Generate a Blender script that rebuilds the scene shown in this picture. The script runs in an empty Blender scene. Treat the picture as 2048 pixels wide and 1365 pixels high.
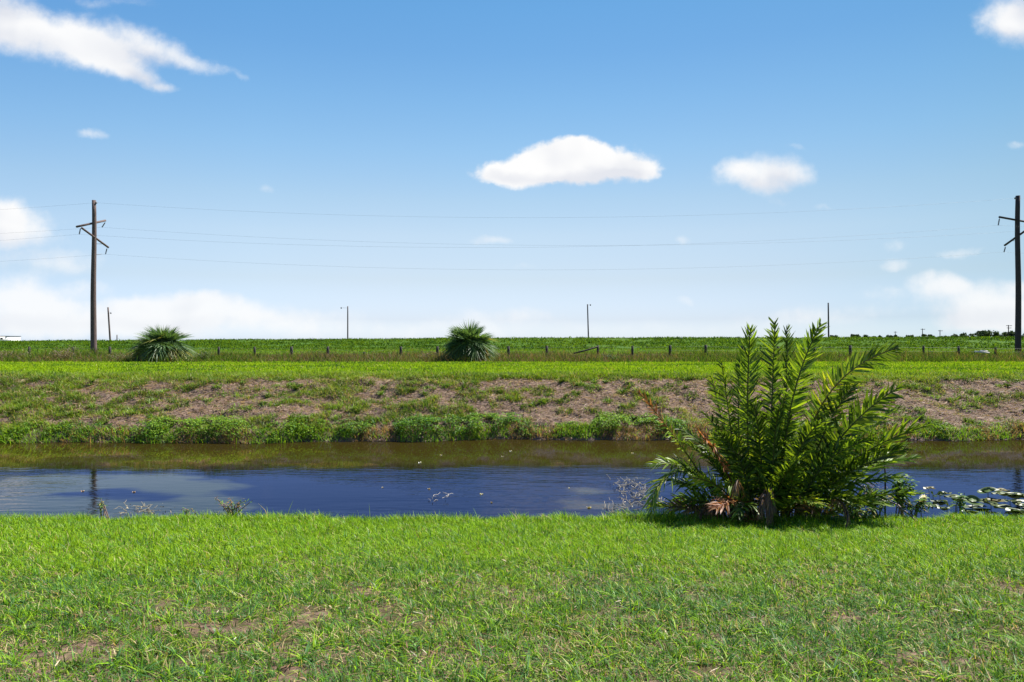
import bpy, math, random
import numpy as np
from mathutils import Vector, Matrix
R = math.radians
rs = np.random.RandomState(7)
random.seed(7)
S = bpy.context.scene
COL = S.collection

# ------------------------------------------------------------------ camera, sun, sky, exposure
F = 1365.33                                   # focal length of the photograph in its own pixels (24 mm lens)
CAM_Z = 1.6
cam = bpy.data.cameras.new('camera'); cam.lens = 24.0; cam.sensor_width = 36.0
cam.clip_start = 0.05; cam.clip_end = 12000
co = bpy.data.objects.new('camera', cam); COL.objects.link(co)
co.location = (0, 0, CAM_Z); co.rotation_euler = (R(90), 0, 0)
S.camera = co

SUN_EL, SUN_AZ = R(56), R(58)                 # azimuth measured from +Y towards +X
sd = Vector((math.sin(SUN_AZ) * math.cos(SUN_EL), math.cos(SUN_AZ) * math.cos(SUN_EL), math.sin(SUN_EL)))
sl = bpy.data.lights.new('sun', 'SUN'); sl.energy = 5.0; sl.angle = R(0.5); sl.color = (1.0, 0.955, 0.88)
so = bpy.data.objects.new('sun', sl); COL.objects.link(so)
so.rotation_euler = (-sd).to_track_quat('-Z', 'Y').to_euler()

S.view_settings.view_transform = 'Standard'; S.view_settings.look = 'None'
S.view_settings.gamma = 1; S.view_settings.use_curve_mapping = False
EXPOSURE = 1.25
S.view_settings.exposure = EXPOSURE
S.cycles.max_bounces = 8; S.cycles.transparent_max_bounces = 8
S.cycles.sample_clamp_indirect = 6

W = bpy.data.worlds.new('World'); S.world = W; W.use_nodes = True
nt = W.node_tree; N = nt.nodes; L = nt.links
for n in list(N): N.remove(n)
def node(t, **kw):
    n = N.new(t)
    for k, v in kw.items(): setattr(n, k, v)
    return n
def math_(op, a, b=None, c=None, clamp=False):
    n = node('ShaderNodeMath', operation=op, use_clamp=clamp)
    for i, v in enumerate((a, b, c)):
        if v is None: continue
        if isinstance(v, (int, float)): n.inputs[i].default_value = v
        else: L.new(v, n.inputs[i])
    return n.outputs[0]
def smooth(v, lo, hi):
    n = node('ShaderNodeMapRange', interpolation_type='SMOOTHSTEP')
    L.new(v, n.inputs['Value']); n.inputs['From Min'].default_value = lo; n.inputs['From Max'].default_value = hi
    return n.outputs[0]
out = node('ShaderNodeOutputWorld'); bg = node('ShaderNodeBackground'); L.new(bg.outputs[0], out.inputs[0])
SKY_STRENGTH = 0.0574
bg.inputs['Strength'].default_value = SKY_STRENGTH
sky = node('ShaderNodeTexSky', sky_type='NISHITA', sun_disc=False)
sky.sun_elevation = SUN_EL; sky.sun_rotation = SUN_AZ
sky.air_density = 1.0; sky.dust_density = 0.6; sky.ozone_density = 1.2
tc = node('ShaderNodeTexCoord'); sep = node('ShaderNodeSeparateXYZ'); L.new(tc.outputs['Generated'], sep.inputs[0])
yy = math_('MAXIMUM', sep.outputs[1], 0.03)
uu = math_('DIVIDE', sep.outputs[0], yy); vv = math_('DIVIDE', sep.outputs[2], yy)
# air colour by elevation (clear sky deepens towards the zenith)
#SKYTINT
elev = math_('MULTIPLY', sep.outputs[2], 1.0)
ramp = node('ShaderNodeValToRGB'); L.new(elev, ramp.inputs[0])
TINT = [(0.0, (1.135, 1.367, 2.048)), (0.005, (1.14, 1.363, 2.01)), (0.031, (0.932, 1.028, 1.453)), (0.088, (1.046, 1.0, 1.086)), (0.151, (1.208, 1.134, 1.088)), (0.199, (1.152, 1.166, 1.101)), (0.266, (0.976, 1.177, 1.181)), (0.328, (0.824, 1.14, 1.21)), (0.387, (0.683, 1.075, 1.216)), (0.439, (0.613, 1.067, 1.231)), (0.7, (0.287, 0.663, 1.122)), (1.0, (0.172, 0.535, 1.02))]
cr = ramp.color_ramp
while len(cr.elements) > 1: cr.elements.remove(cr.elements[-1])
cr.elements[0].position = TINT[0][0]; cr.elements[0].color = (*TINT[0][1], 1)
for p, c in TINT[1:]:
    e = cr.elements.new(p); e.color = (*c, 1)
tin = node('ShaderNodeMix', data_type='RGBA', blend_type='MULTIPLY'); tin.inputs[0].default_value = 1
L.new(sky.outputs[0], tin.inputs[6]); L.new(ramp.outputs[0], tin.inputs[7])
# evens out the glow towards the sun's side of the horizon
azr = node('ShaderNodeValToRGB'); L.new(math_('MULTIPLY_ADD', uu, 0.5, 0.5), azr.inputs[0])
AZ = [(-.735, (.97, 1.03, 1.09)), (-.56, (1.02, 1.05, 1.08)), (-.375, (1.04, 1.05, 1.06)), (-.19, (1.01, 1, 1)), (0, (.94, .94, .94)), (.19, (.85, .86, .87)), (.375, (.75, .78, .80)), (.56, (.64, .71, .74)), (.737, (.56, .65, .68)), (1.0, (.5, .6, .64))]
ce = azr.color_ramp
while len(ce.elements) > 1: ce.elements.remove(ce.elements[-1])
ce.elements[0].position = AZ[0][0] * .5 + .5; ce.elements[0].color = (*AZ[0][1], 1)
for p, c in AZ[1:]:
    e = ce.elements.new(p * .5 + .5); e.color = (*c, 1)
tin2 = node('ShaderNodeMix', data_type='RGBA', blend_type='MULTIPLY'); tin2.inputs[0].default_value = 1
L.new(tin.outputs[2], tin2.inputs[6]); L.new(azr.outputs[0], tin2.inputs[7]); tin = tin2
# clouds: soft lumps placed by compass direction, broken up by noise
comb = node('ShaderNodeCombineXYZ'); L.new(uu, comb.inputs[0]); L.new(vv, comb.inputs[1])
def noise(scale, detail=6, rough=0.55, vec=None):
    n = node('ShaderNodeTexNoise', noise_dimensions='3D'); n.inputs['Scale'].default_value = scale
    n.inputs['Detail'].default_value = detail; n.inputs['Roughness'].default_value = rough
    L.new(vec if vec is not None else comb.outputs[0], n.inputs['Vector']); return n
wn = noise(9, 5, 0.6)
wv = node('ShaderNodeVectorMath', operation='SUBTRACT'); L.new(wn.outputs['Color'], wv.inputs[0]); wv.inputs[1].default_value = (.5, .5, .5)
ws = node('ShaderNodeVectorMath', operation='MULTIPLY'); L.new(wv.outputs[0], ws.inputs[0]); ws.inputs[1].default_value = (0.065, 0.045, 0)
wa = node('ShaderNodeVectorMath', operation='ADD'); L.new(comb.outputs[0], wa.inputs[0]); L.new(ws.outputs[0], wa.inputs[1])
P = wa.outputs[0]
def blobs(lst):
    tot = None
    for (px, py, rx, ry, rot, wt) in lst:
        m = node('ShaderNodeMapping', vector_type='TEXTURE')
        m.inputs['Location'].default_value = ((px - 1024) / F, (682.5 - py) / F, 0)
        m.inputs['Rotation'].default_value = (0, 0, R(-rot))
        m.inputs['Scale'].default_value = (rx / F, ry / F, 1)
        if tot is None: L.new(P, m.inputs['Vector'])
        else:                                                               # chained, so that the sky shader needs little memory at once
            ch = node('ShaderNodeVectorMath', operation='MULTIPLY_ADD'); L.new(tot, ch.inputs[0]); ch.inputs[1].default_value = (0, 0, 0); L.new(P, ch.inputs[2])
            L.new(ch.outputs[0], m.inputs['Vector'])
        d = node('ShaderNodeVectorMath', operation='DOT_PRODUCT'); L.new(m.outputs[0], d.inputs[0]); L.new(m.outputs[0], d.inputs[1])
        f = math_('SUBTRACT', 1.0, d.outputs['Value'], clamp=True)
        f = math_('MULTIPLY', f, f)
        tot = math_('MULTIPLY', f, wt) if tot is None else math_('MULTIPLY_ADD', f, wt, tot)
    return tot
CRISP = [(1150, 318, 120, 62, 0, 1.6), (1125, 325, 130, 55, 0, 1.1), (1240, 325, 95, 50, 8, 1.2), (1060, 340, 110, 42, -8, 1.1), (985, 352, 70, 30, 0, .9),
         (1040, 365, 80, 26, 0, .6), (1285, 338, 52, 28, 0, .6), (1150, 285, 62, 26, 0, .7)]
SOFTC = [(-30, 20, 150, 110, 10, 1.3), (70, 70, 190, 70, 12, 1.3), (190, 85, 170, 72, 14, 1.5), (205, 105, 110, 55, 20, 1.0), (290, 152, 95, 26, 18, .95), (345, 170, 45, 12, 8, .5), (320, 88, 120, 42, 22, 1.1),
         (400, 122, 75, 28, 20, .8), (460, 140, 46, 16, 25, .4), (485, 157, 26, 12, 30, .35), (180, 5, 80, 18, 5, .45), (270, 2, 70, 16, 4, .35),
         (1525, 352, 125, 56, 0, 1.2), (1480, 352, 85, 36, 0, .7), (1585, 350, 65, 42, 0, .8), (1530, 380, 65, 30, 0, .7), (1585, 298, 32, 10, 5, .33), (1560, 408, 45, 12, 0, .3),
         (2050, 35, 125, 80, 0, 1.5), (2010, 55, 80, 60, 20, .9), (2038, 287, 28, 16, 0, .7), (180, 265, 50, 16, 0, .8), (530, 372, 30, 17, 0, .55),
         (-10, 455, 140, 75, 0, 1.5), (60, 470, 110, 60, 0, .8), (20, 430, 60, 40, 0, .6)]
HAZY = [(985, 482, 62, 17, 0, .7), (1375, 482, 32, 16, 0, .6), (1790, 492, 50, 20, 0, .45), (1920, 502, 75, 17, -6, .6), (1790, 530, 48, 20, 0, .6), (1650, 411, 35, 12, 0, .5), (1365, 598, 32, 16, 0, .5),
        (1055, 537, 40, 12, 0, .3), (90, 520, 180, 45, 0, .6), (40, 565, 110, 25, 0, .5), (180, 575, 80, 26, 0, .55),
        (40, 625, 220, 75, 0, 1.2), (60, 600, 120, 40, 0, .6), (250, 635, 170, 62, 0, .9), (265, 606, 70, 26, 0, .7), (390, 625, 170, 58, 0, 1.1), (385, 598, 85, 30, 0, .8), (520, 630, 170, 46, 0, .7), (640, 640, 180, 40, 0, .45),
        (100, 660, 420, 40, 0, .6), (700, 665, 420, 32, 0, .35), (1000, 645, 220, 40, 0, .5), (1040, 625, 90, 24, 0, .35), (1300, 660, 300, 30, 0, .25), (1620, 630, 170, 36, 0, .35), (1580, 645, 260, 36, 0, .3),
        (1880, 565, 80, 34, 0, .9), (1980, 605, 170, 72, 0, 1.25), (2050, 640, 210, 50, 0, 1.0), (1940, 650, 140, 26, 0, .5), (1790, 590, 130, 26, 0, .35), (1790, 620, 120, 22, 0, .3), (2060, 570, 60, 28, 0, .6)]
fb = noise(16, 8, 0.6); fbv = math_('SUBTRACT', fb.outputs['Fac'], 0.5)
fh = noise(42, 6, 0.6); fhv = math_('SUBTRACT', fh.outputs['Fac'], 0.5)
def gate(f, amp1, amp2, lo, hi):
    g = math_('MULTIPLY_ADD', fbv, amp1, f); g = math_('MULTIPLY_ADD', fhv, amp2, g)
    on = smooth(f, 0.0, 0.3)
    return math_('MULTIPLY', smooth(g, lo, hi), on)
fc = blobs(CRISP); fs = blobs(SOFTC); fhz = blobs(HAZY)
ac = gate(fc, 1.1, 1.2, 0.05, 0.9)
as_ = math_('MULTIPLY', gate(fs, 1.6, 0.9, 0.0, 1.8), 0.97)
ah = math_('MULTIPLY', gate(fhz, 1.3, 0.5, 0.0, 1.3), 0.84)
al = math_('MAXIMUM', math_('MAXIMUM', ac, as_), ah)
front = math_('GREATER_THAN', sep.outputs[1], 0.03)
al = math_('MULTIPLY', al, front)
# cloud body: sunlit white, a little greyer in the thick undersides
low = noise(7, 3, 0.5)
BASES = [(1130, 362, 150, 26, 0, 1), (1240, 345, 95, 22, 0, .9), (1000, 360, 70, 18, 0, .7), (1525, 378, 95, 30, 0, 1), (1590, 368, 50, 26, 0, .6), (260, 105, 150, 50, 14, .7), (340, 130, 110, 28, 22, .8), (300, 160, 90, 22, 18, .9), (60, 85, 140, 34, 12, .7), (20, 20, 120, 36, 5, .7), (2040, 90, 90, 30, 20, 1),
         (20, 500, 150, 40, 0, .7), (60, 650, 200, 30, 0, .5), (330, 650, 200, 26, 0, .5), (1960, 640, 170, 34, 0, .6)]
shade = math_('SUBTRACT', smooth(low.outputs['Fac'], 0.25, 0.5), math_('MULTIPLY', blobs(BASES), 0.9), clamp=True)
cm = node('ShaderNodeMix', data_type='RGBA'); L.new(shade, cm.inputs[0])
k = 1.0 / (2 ** EXPOSURE) / SKY_STRENGTH
cm.inputs[6].default_value = (.79 * k, .81 * k, .87 * k, 1); cm.inputs[7].default_value = (1.0 * k, 1.0 * k, 1.0 * k, 1)
fin = node('ShaderNodeMix', data_type='RGBA'); L.new(al, fin.inputs[0]); L.new(tin.outputs[2], fin.inputs[6]); L.new(cm.outputs[2], fin.inputs[7])
L.new(fin.outputs[2], bg.inputs['Color'])

# ------------------------------------------------------------------ helpers
def tag(o, label=None, cat=None, group=None, kind=None):
    if label: o['label'] = label
    if cat: o['category'] = cat
    if group: o['group'] = group
    if kind: o['kind'] = kind
    return o
def empty(name, loc, label, cat, group=None, rz=0):
    o = bpy.data.objects.new(name, None); COL.objects.link(o); o.location = loc; o.rotation_euler = (0, 0, rz)
    o.empty_display_size = .2
    return tag(o, label, cat, group)
def at(px, py, d):
    return np.array([(px - 1024) / F * d, d, CAM_Z - (py - 682.5) / F * d])

def _h(ix, iy, seed):
    n = (ix.astype(np.int64) * 374761393 + iy.astype(np.int64) * 668265263 + seed * 974634721) & 0xFFFFFFFF
    n = ((n ^ (n >> 13)) * 1274126177) & 0xFFFFFFFF
    return ((n ^ (n >> 16)) & 0xFFFF) / 65535.0
def vn(x, y, seed=0):
    x = np.asarray(x, float); y = np.asarray(y, float)
    ix = np.floor(x); iy = np.floor(y); fx = x - ix; fy = y - iy
    fx = fx * fx * (3 - 2 * fx); fy = fy * fy * (3 - 2 * fy)
    ix = ix.astype(np.int64); iy = iy.astype(np.int64)
    a = _h(ix, iy, seed); b = _h(ix + 1, iy, seed); c = _h(ix, iy + 1, seed); d = _h(ix + 1, iy + 1, seed)
    return (a * (1 - fx) + b * fx) * (1 - fy) + (c * (1 - fx) + d * fx) * fy
def fbm(x, y, seed=0, o=4):
    x = np.asarray(x, float); y = np.asarray(y, float)
    s = 0; a = .5; t = 0
    for i in range(o):
        s = s + a * vn(x * 2 ** i + 17.3 * i, y * 2 ** i - 9.1 * i, seed + i * 31); t += a; a *= .55
    return s / t
def sst(v, lo, hi):
    t = np.clip((v - lo) / (hi - lo), 0, 1); return t * t * (3 - 2 * t)

class Geo:
    """collects straps (blades, leaves, pinnae), tubes and boxes, then links them as ONE mesh object"""
    def __init__(s): s.v = []; s.q = []; s.t = []; s.c = []; s.n = 0; s.qm = []; s.tm = []
    def add(s, v, q, t, c, m=0):
        v = np.asarray(v, float); s.v.append(v)
        c = np.asarray(c, float)
        if c.ndim == 1: c = np.repeat(c[None], len(v), 0)
        s.c.append(c)
        if len(q): s.q.append(np.asarray(q, int) + s.n); s.qm.append(np.full(len(q), m))
        if len(t): s.t.append(np.asarray(t, int) + s.n); s.tm.append(np.full(len(t), m))
        s.n += len(v)
    def straps(s, P, D, Sd, B, Ln, Wd, col, prof=(1, .75, 0), m=0):
        """P base, D unit direction, Sd unit side, B bend (added as t*t), Ln length, Wd width"""
        n = len(P); k = len(prof); pr = np.asarray(prof, float)
        t = np.linspace(0, 1, k); tip = pr[-1] == 0
        cen = P[:, None] + D[:, None] * (Ln[:, None] * t)[..., None] + B[:, None] * (Ln[:, None] * t * t)[..., None]
        off = Sd[:, None] * (Wd[:, None] * .5 * pr)[..., None]
        if tip:
            V = np.concatenate([np.stack([cen[:, :-1] - off[:, :-1], cen[:, :-1] + off[:, :-1]], 2).reshape(n, -1, 3), cen[:, -1:]], 1)
        else:
            V = np.stack([cen - off, cen + off], 2).reshape(n, -1, 3)
        nv = V.shape[1]; base = (np.arange(n) * nv)[:, None]
        qs = []
        for i in range(k - 2 if tip else k - 1): qs.append(base + np.array([2 * i, 2 * i + 1, 2 * i + 3, 2 * i + 2]))
        q = np.stack(qs, 1).reshape(-1, 4) if qs else np.zeros((0, 4), int)
        tr = (base + np.array([2 * (k - 2), 2 * (k - 2) + 1, 2 * (k - 2) + 2])) if tip else np.zeros((0, 3), int)
        c = np.repeat(col, nv, 0) if np.ndim(col) == 2 else np.repeat(np.asarray(col, float)[None], n * nv, 0)
        s.add(V.reshape(-1, 3), q, tr, c, m)
    def tube(s, pts, rad, col=(.2, .2, .2), sides=8, cap=True, m=0):
        pts = np.asarray(pts, float); n = len(pts); rad = np.broadcast_to(np.asarray(rad, float), (n,))
        tg = np.gradient(pts, axis=0); tg /= np.linalg.norm(tg, axis=1)[:, None] + 1e-9
        ref = np.array([0, 0, 1.]) if abs(tg[:, 2]).mean() < .8 else np.array([1., 0, 0])
        a = np.cross(tg, ref); a /= np.linalg.norm(a, axis=1)[:, None] + 1e-9; b = np.cross(tg, a)
        th = np.linspace(0, 2 * np.pi, sides, endpoint=False)
        V = pts[:, None] + (a[:, None] * np.cos(th)[None, :, None] + b[:, None] * np.sin(th)[None, :, None]) * rad[:, None, None]
        V = V.reshape(-1, 3); q = []
        for i in range(n - 1):
            for j in range(sides):
                q.append((i * sides + j, i * sides + (j + 1) % sides, (i + 1) * sides + (j + 1) % sides, (i + 1) * sides + j))
        t = []
        if cap:
            V = np.vstack([V, pts[:1], pts[-1:]]); c0 = n * sides
            for j in range(sides):
                t.append((c0, (j + 1) % sides, j)); t.append((c0 + 1, (n - 1) * sides + j, (n - 1) * sides + (j + 1) % sides))
        s.add(V, q, t, col, m)
    def box(s, c, size, rot=None, col=(.2, .2, .2), m=0, bev=0.0):
        c = np.asarray(c, float); h = np.asarray(size, float) / 2
        V = np.array([(x, y, z) for x in (-1, 1) for y in (-1, 1) for z in (-1, 1)]) * h
        if rot is not None: V = V @ np.array(rot.to_3x3()).T
        s.add(V + c, [(0, 1, 3, 2), (4, 6, 7, 5), (0, 4, 5, 1), (2, 3, 7, 6), (0, 2, 6, 4), (1, 5, 7, 3)], [], col, m)
    def mesh(s, name, mats, smoothed=False):
        me = bpy.data.meshes.new(name)
        V = np.concatenate(s.v); Cc = np.concatenate(s.c)
        Q = np.concatenate(s.q) if s.q else np.zeros((0, 4), int); T = np.concatenate(s.t) if s.t else np.zeros((0, 3), int)
        me.vertices.add(len(V)); me.vertices.foreach_set('co', V.astype(np.float32).ravel())
        nl = Q.size + T.size; me.loops.add(nl)
        me.loops.foreach_set('vertex_index', np.concatenate([Q.ravel(), T.ravel()]).astype(np.int32))
        me.polygons.add(len(Q) + len(T))
        st = np.concatenate([np.arange(len(Q)) * 4, Q.size + np.arange(len(T)) * 3]).astype(np.int32)
        me.polygons.foreach_set('loop_start', st)
        for mt in (mats if isinstance(mats, (list, tuple)) else [mats]): me.materials.append(mt)
        mi = np.concatenate(s.qm + s.tm).astype(np.int32)
        me.polygons.foreach_set('material_index', mi)
        if smoothed: me.polygons.foreach_set('use_smooth', np.ones(len(Q) + len(T), bool))
        at_ = me.attributes.new('col', 'FLOAT_COLOR', 'POINT')
        at_.data.foreach_set('color', np.concatenate([Cc, np.ones((len(Cc), 1))], 1).astype(np.float32).ravel())
        me.update(calc_edges=True)
        return me
    def build(s, name, mats, parent=None, smoothed=False, loc=None):
        if loc is not None: s.v = [v - np.asarray(loc) for v in s.v]
        o = bpy.data.objects.new(name, s.mesh(name, mats, smoothed)); COL.objects.link(o)
        if parent is not None: o.parent = parent
        if loc is not None: o.location = loc
        return o
def unit(v): return v / (np.linalg.norm(v, axis=-1, keepdims=True) + 1e-9)
def blades(g, P, h, w, lean, col, yaw_pref=None, prof=(1, .8, 0), m=0):
    n = len(P); a = rs.uniform(0, 2 * np.pi, n)
    ld = np.stack([np.cos(a), np.sin(a), 0 * a], 1)
    if yaw_pref is not None: ld = unit(ld + np.asarray(yaw_pref))
    sa = a + rs.uniform(-.9, .9, n) + np.pi / 2
    sd_ = np.stack([np.cos(sa), np.sin(sa), 0 * a], 1)
    D = unit(np.array([0, 0, 1.]) + ld * (lean * .5)[:, None])
    B = ld * (lean * .8)[:, None] + np.array([0, 0, -1.]) * (lean * .35)[:, None]
    g.straps(P, D, sd_, B, h, w, col, prof, m)

# ------------------------------------------------------------------ materials
def newmat(name):
    m = bpy.data.materials.new(name); m.use_nodes = True; t = m.node_tree
    for n in list(t.nodes): t.nodes.remove(n)
    return m, t
def mk(t, ty, **kw):
    n = t.nodes.new(ty)
    for k_, v in kw.items(): setattr(n, k_, v)
    return n
def foliage(name, gloss=.08, rough=.45, trans=.45, boost=(1.4, 1.3, .5)):
    m, t = newmat(name); o = mk(t, 'ShaderNodeOutputMaterial'); a = mk(t, 'ShaderNodeAttribute', attribute_name='col')
    d = mk(t, 'ShaderNodeBsdfDiffuse'); tr = mk(t, 'ShaderNodeBsdfTranslucent'); gl = mk(t, 'ShaderNodeBsdfGlossy'); gl.inputs['Roughness'].default_value = rough
    mx = mk(t, 'ShaderNodeMixShader'); mx.inputs[0].default_value = trans; mg = mk(t, 'ShaderNodeMixShader')
    mul = mk(t, 'ShaderNodeMix', data_type='RGBA', blend_type='MULTIPLY'); mul.inputs[0].default_value = 1; mul.inputs[7].default_value = (*boost, 1)
    t.links.new(a.outputs['Color'], mul.inputs[6]); t.links.new(a.outputs['Color'], d.inputs[0]); t.links.new(mul.outputs[2], tr.inputs[0])
    t.links.new(d.outputs[0], mx.inputs[1]); t.links.new(tr.outputs[0], mx.inputs[2])
    mg.inputs[0].default_value = gloss
    t.links.new(mx.outputs[0], mg.inputs[1]); t.links.new(gl.outputs[0], mg.inputs[2])
    t.links.new(mg.outputs[0], o.inputs[0]); return m
def surf(name, c1, c2, scale=6, stretch=(1, 1, 1), rough=.85, bump=.3, detail=6, c3=None, scale3=1.2, lo=.35, hi=.65, spec=.3):
    m, t = newmat(name); o = mk(t, 'ShaderNodeOutputMaterial'); b = mk(t, 'ShaderNodeBsdfPrincipled'); t.links.new(b.outputs[0], o.inputs[0])
    b.inputs['Roughness'].default_value = rough; b.inputs['Specular IOR Level'].default_value = spec
    tc_ = mk(t, 'ShaderNodeTexCoord'); mp = mk(t, 'ShaderNodeMapping'); mp.inputs['Scale'].default_value = stretch
    t.links.new(tc_.outputs['Object'], mp.inputs[0])
    n1 = mk(t, 'ShaderNodeTexNoise'); n1.inputs['Scale'].default_value = scale; n1.inputs['Detail'].default_value = detail; n1.inputs['Roughness'].default_value = .65
    t.links.new(mp.outputs[0], n1.inputs[0])
    r1 = mk(t, 'ShaderNodeValToRGB'); r1.color_ramp.elements[0].position = lo; r1.color_ramp.elements[1].position = hi
    r1.color_ramp.elements[0].color = (*c1, 1); r1.color_ramp.elements[1].color = (*c2, 1); t.links.new(n1.outputs[0], r1.inputs[0])
    col = r1.outputs[0]
    if c3:
        n2 = mk(t, 'ShaderNodeTexNoise'); n2.inputs['Scale'].default_value = scale3; n2.inputs['Detail'].default_value = 5; t.links.new(mp.outputs[0], n2.inputs[0])
        r2 = mk(t, 'ShaderNodeMapRange'); r2.inputs[1].default_value = .45; r2.inputs[2].default_value = .62; t.links.new(n2.outputs[0], r2.inputs[0])
        mx = mk(t, 'ShaderNodeMix', data_type='RGBA'); t.links.new(r2.outputs[0], mx.inputs[0]); t.links.new(col, mx.inputs[6]); mx.inputs[7].default_value = (*c3, 1); col = mx.outputs[2]
    t.links.new(col, b.inputs['Base Color'])
    if bump:
        bp = mk(t, 'ShaderNodeBump'); bp.inputs['Strength'].default_value = bump; bp.inputs['Distance'].default_value = .05
        t.links.new(n1.outputs[0], bp.inputs['Height']); t.links.new(bp.outputs[0], b.inputs['Normal'])
    return m
def attrmat(name, rough=.8):
    m, t = newmat(name); o = mk(t, 'ShaderNodeOutputMaterial'); b = mk(t, 'ShaderNodeBsdfPrincipled'); t.links.new(b.outputs[0], o.inputs[0])
    a = mk(t, 'ShaderNodeAttribute', attribute_name='col'); t.links.new(a.outputs['Color'], b.inputs['Base Color']); b.inputs['Roughness'].default_value = rough
    return m
M_GRASS = foliage('grass_blades', .012, .42, .33)
M_FARG = foliage('far_grass', .0, .6, .35)
M_WEED = foliage('weed_leaves', .02, .5, .4)
M_FERN = foliage('fern_leaf', .028, .45, .42)
M_PALM = foliage('palm_leaf', .035, .5, .36)
M_TREE = foliage('tree_leaf', .03, .6, .25)
M_PAD = foliage('lily_leaf', .04, .4, .3)
M_SOIL = surf('lawn_soil', (.05, .034, .024), (.21, .14, .105), 14, bump=.8, c3=(.06, .055, .022), scale3=2.2, spec=.03)
M_BANK = surf('bank_thatch', (.05, .035, .028), (.235, .17, .135), 9, stretch=(1, 1, 1.0), bump=.9, c3=(.145, .105, .08), scale3=1.7, spec=.03)
M_BED = surf('canal_mud', (.03, .024, .014), (.06, .045, .03), 3)
M_FIELD = surf('field_turf', (.075, .12, .02), (.14, .19, .035), 2.5, bump=.5, c3=(.10, .15, .028), scale3=.3, spec=.03)
M_LEVEE = surf('levee_turf', (.03, .065, .01), (.065, .115, .016), .8, bump=.6, c3=(.05, .10, .016), scale3=.15, spec=.03)
M_FAR = surf('far_ground', (.05, .08, .025), (.08, .11, .03), .05, bump=0, spec=.03)
M_POLE = surf('sunlit_weathered_pole_wood', (.055, .038, .036), (.17, .12, .11), 7, stretch=(5, 5, .5), bump=.6, lo=.3, hi=.7)  # lighter pole wood: sun on the left pole is put into the colour
M_POLED = surf('dark_backlit_pole_wood', (.02, .016, .018), (.06, .045, .048), 7, stretch=(5, 5, .5), bump=.6, lo=.3, hi=.7)  # same wood toned darker: the right pole's back-lit shade is in the colour
M_POST = surf('grey_post_wood', (.018, .016, .015), (.06, .052, .047), 9, stretch=(5, 5, .6), bump=.6)
M_RAIL = surf('bleached_rail_wood', (.10, .085, .075), (.26, .21, .18), 9, stretch=(.6, 5, 5), bump=.6)
M_CABLE = surf('power_cable', (.035, .035, .04), (.055, .055, .06), 3, rough=.5, bump=0)
M_STEEL = surf('galvanised_steel', (.10, .10, .11), (.18, .18, .19), 12, rough=.5, bump=0)
M_CERAM = surf('glazed_ceramic', (.03, .032, .04), (.06, .06, .07), 12, rough=.3, bump=0)
M_WHITE = surf('white_painted_metal', (.62, .62, .60), (.78, .78, .76), 2, rough=.5, bump=0)
M_ROOF = surf('dark_roof_metal', (.05, .05, .055), (.09, .09, .095), 3, rough=.6, bump=0)
M_GLASS = surf('window_glass', (.02, .025, .03), (.05, .055, .06), 1, rough=.1, bump=0, spec=.5)
M_BARK = surf('bark', (.05, .04, .03), (.13, .10, .075), 9, stretch=(4, 4, .7), bump=.6)
M_DRIFT = surf('weathered_branch', (.12, .10, .10), (.30, .25, .23), 20, bump=.4)
M_DEBRIS = surf('pale_concrete', (.40, .39, .37), (.62, .60, .57), 8, bump=.3)
M_ATTR = attrmat('painted_by_part')

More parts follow.
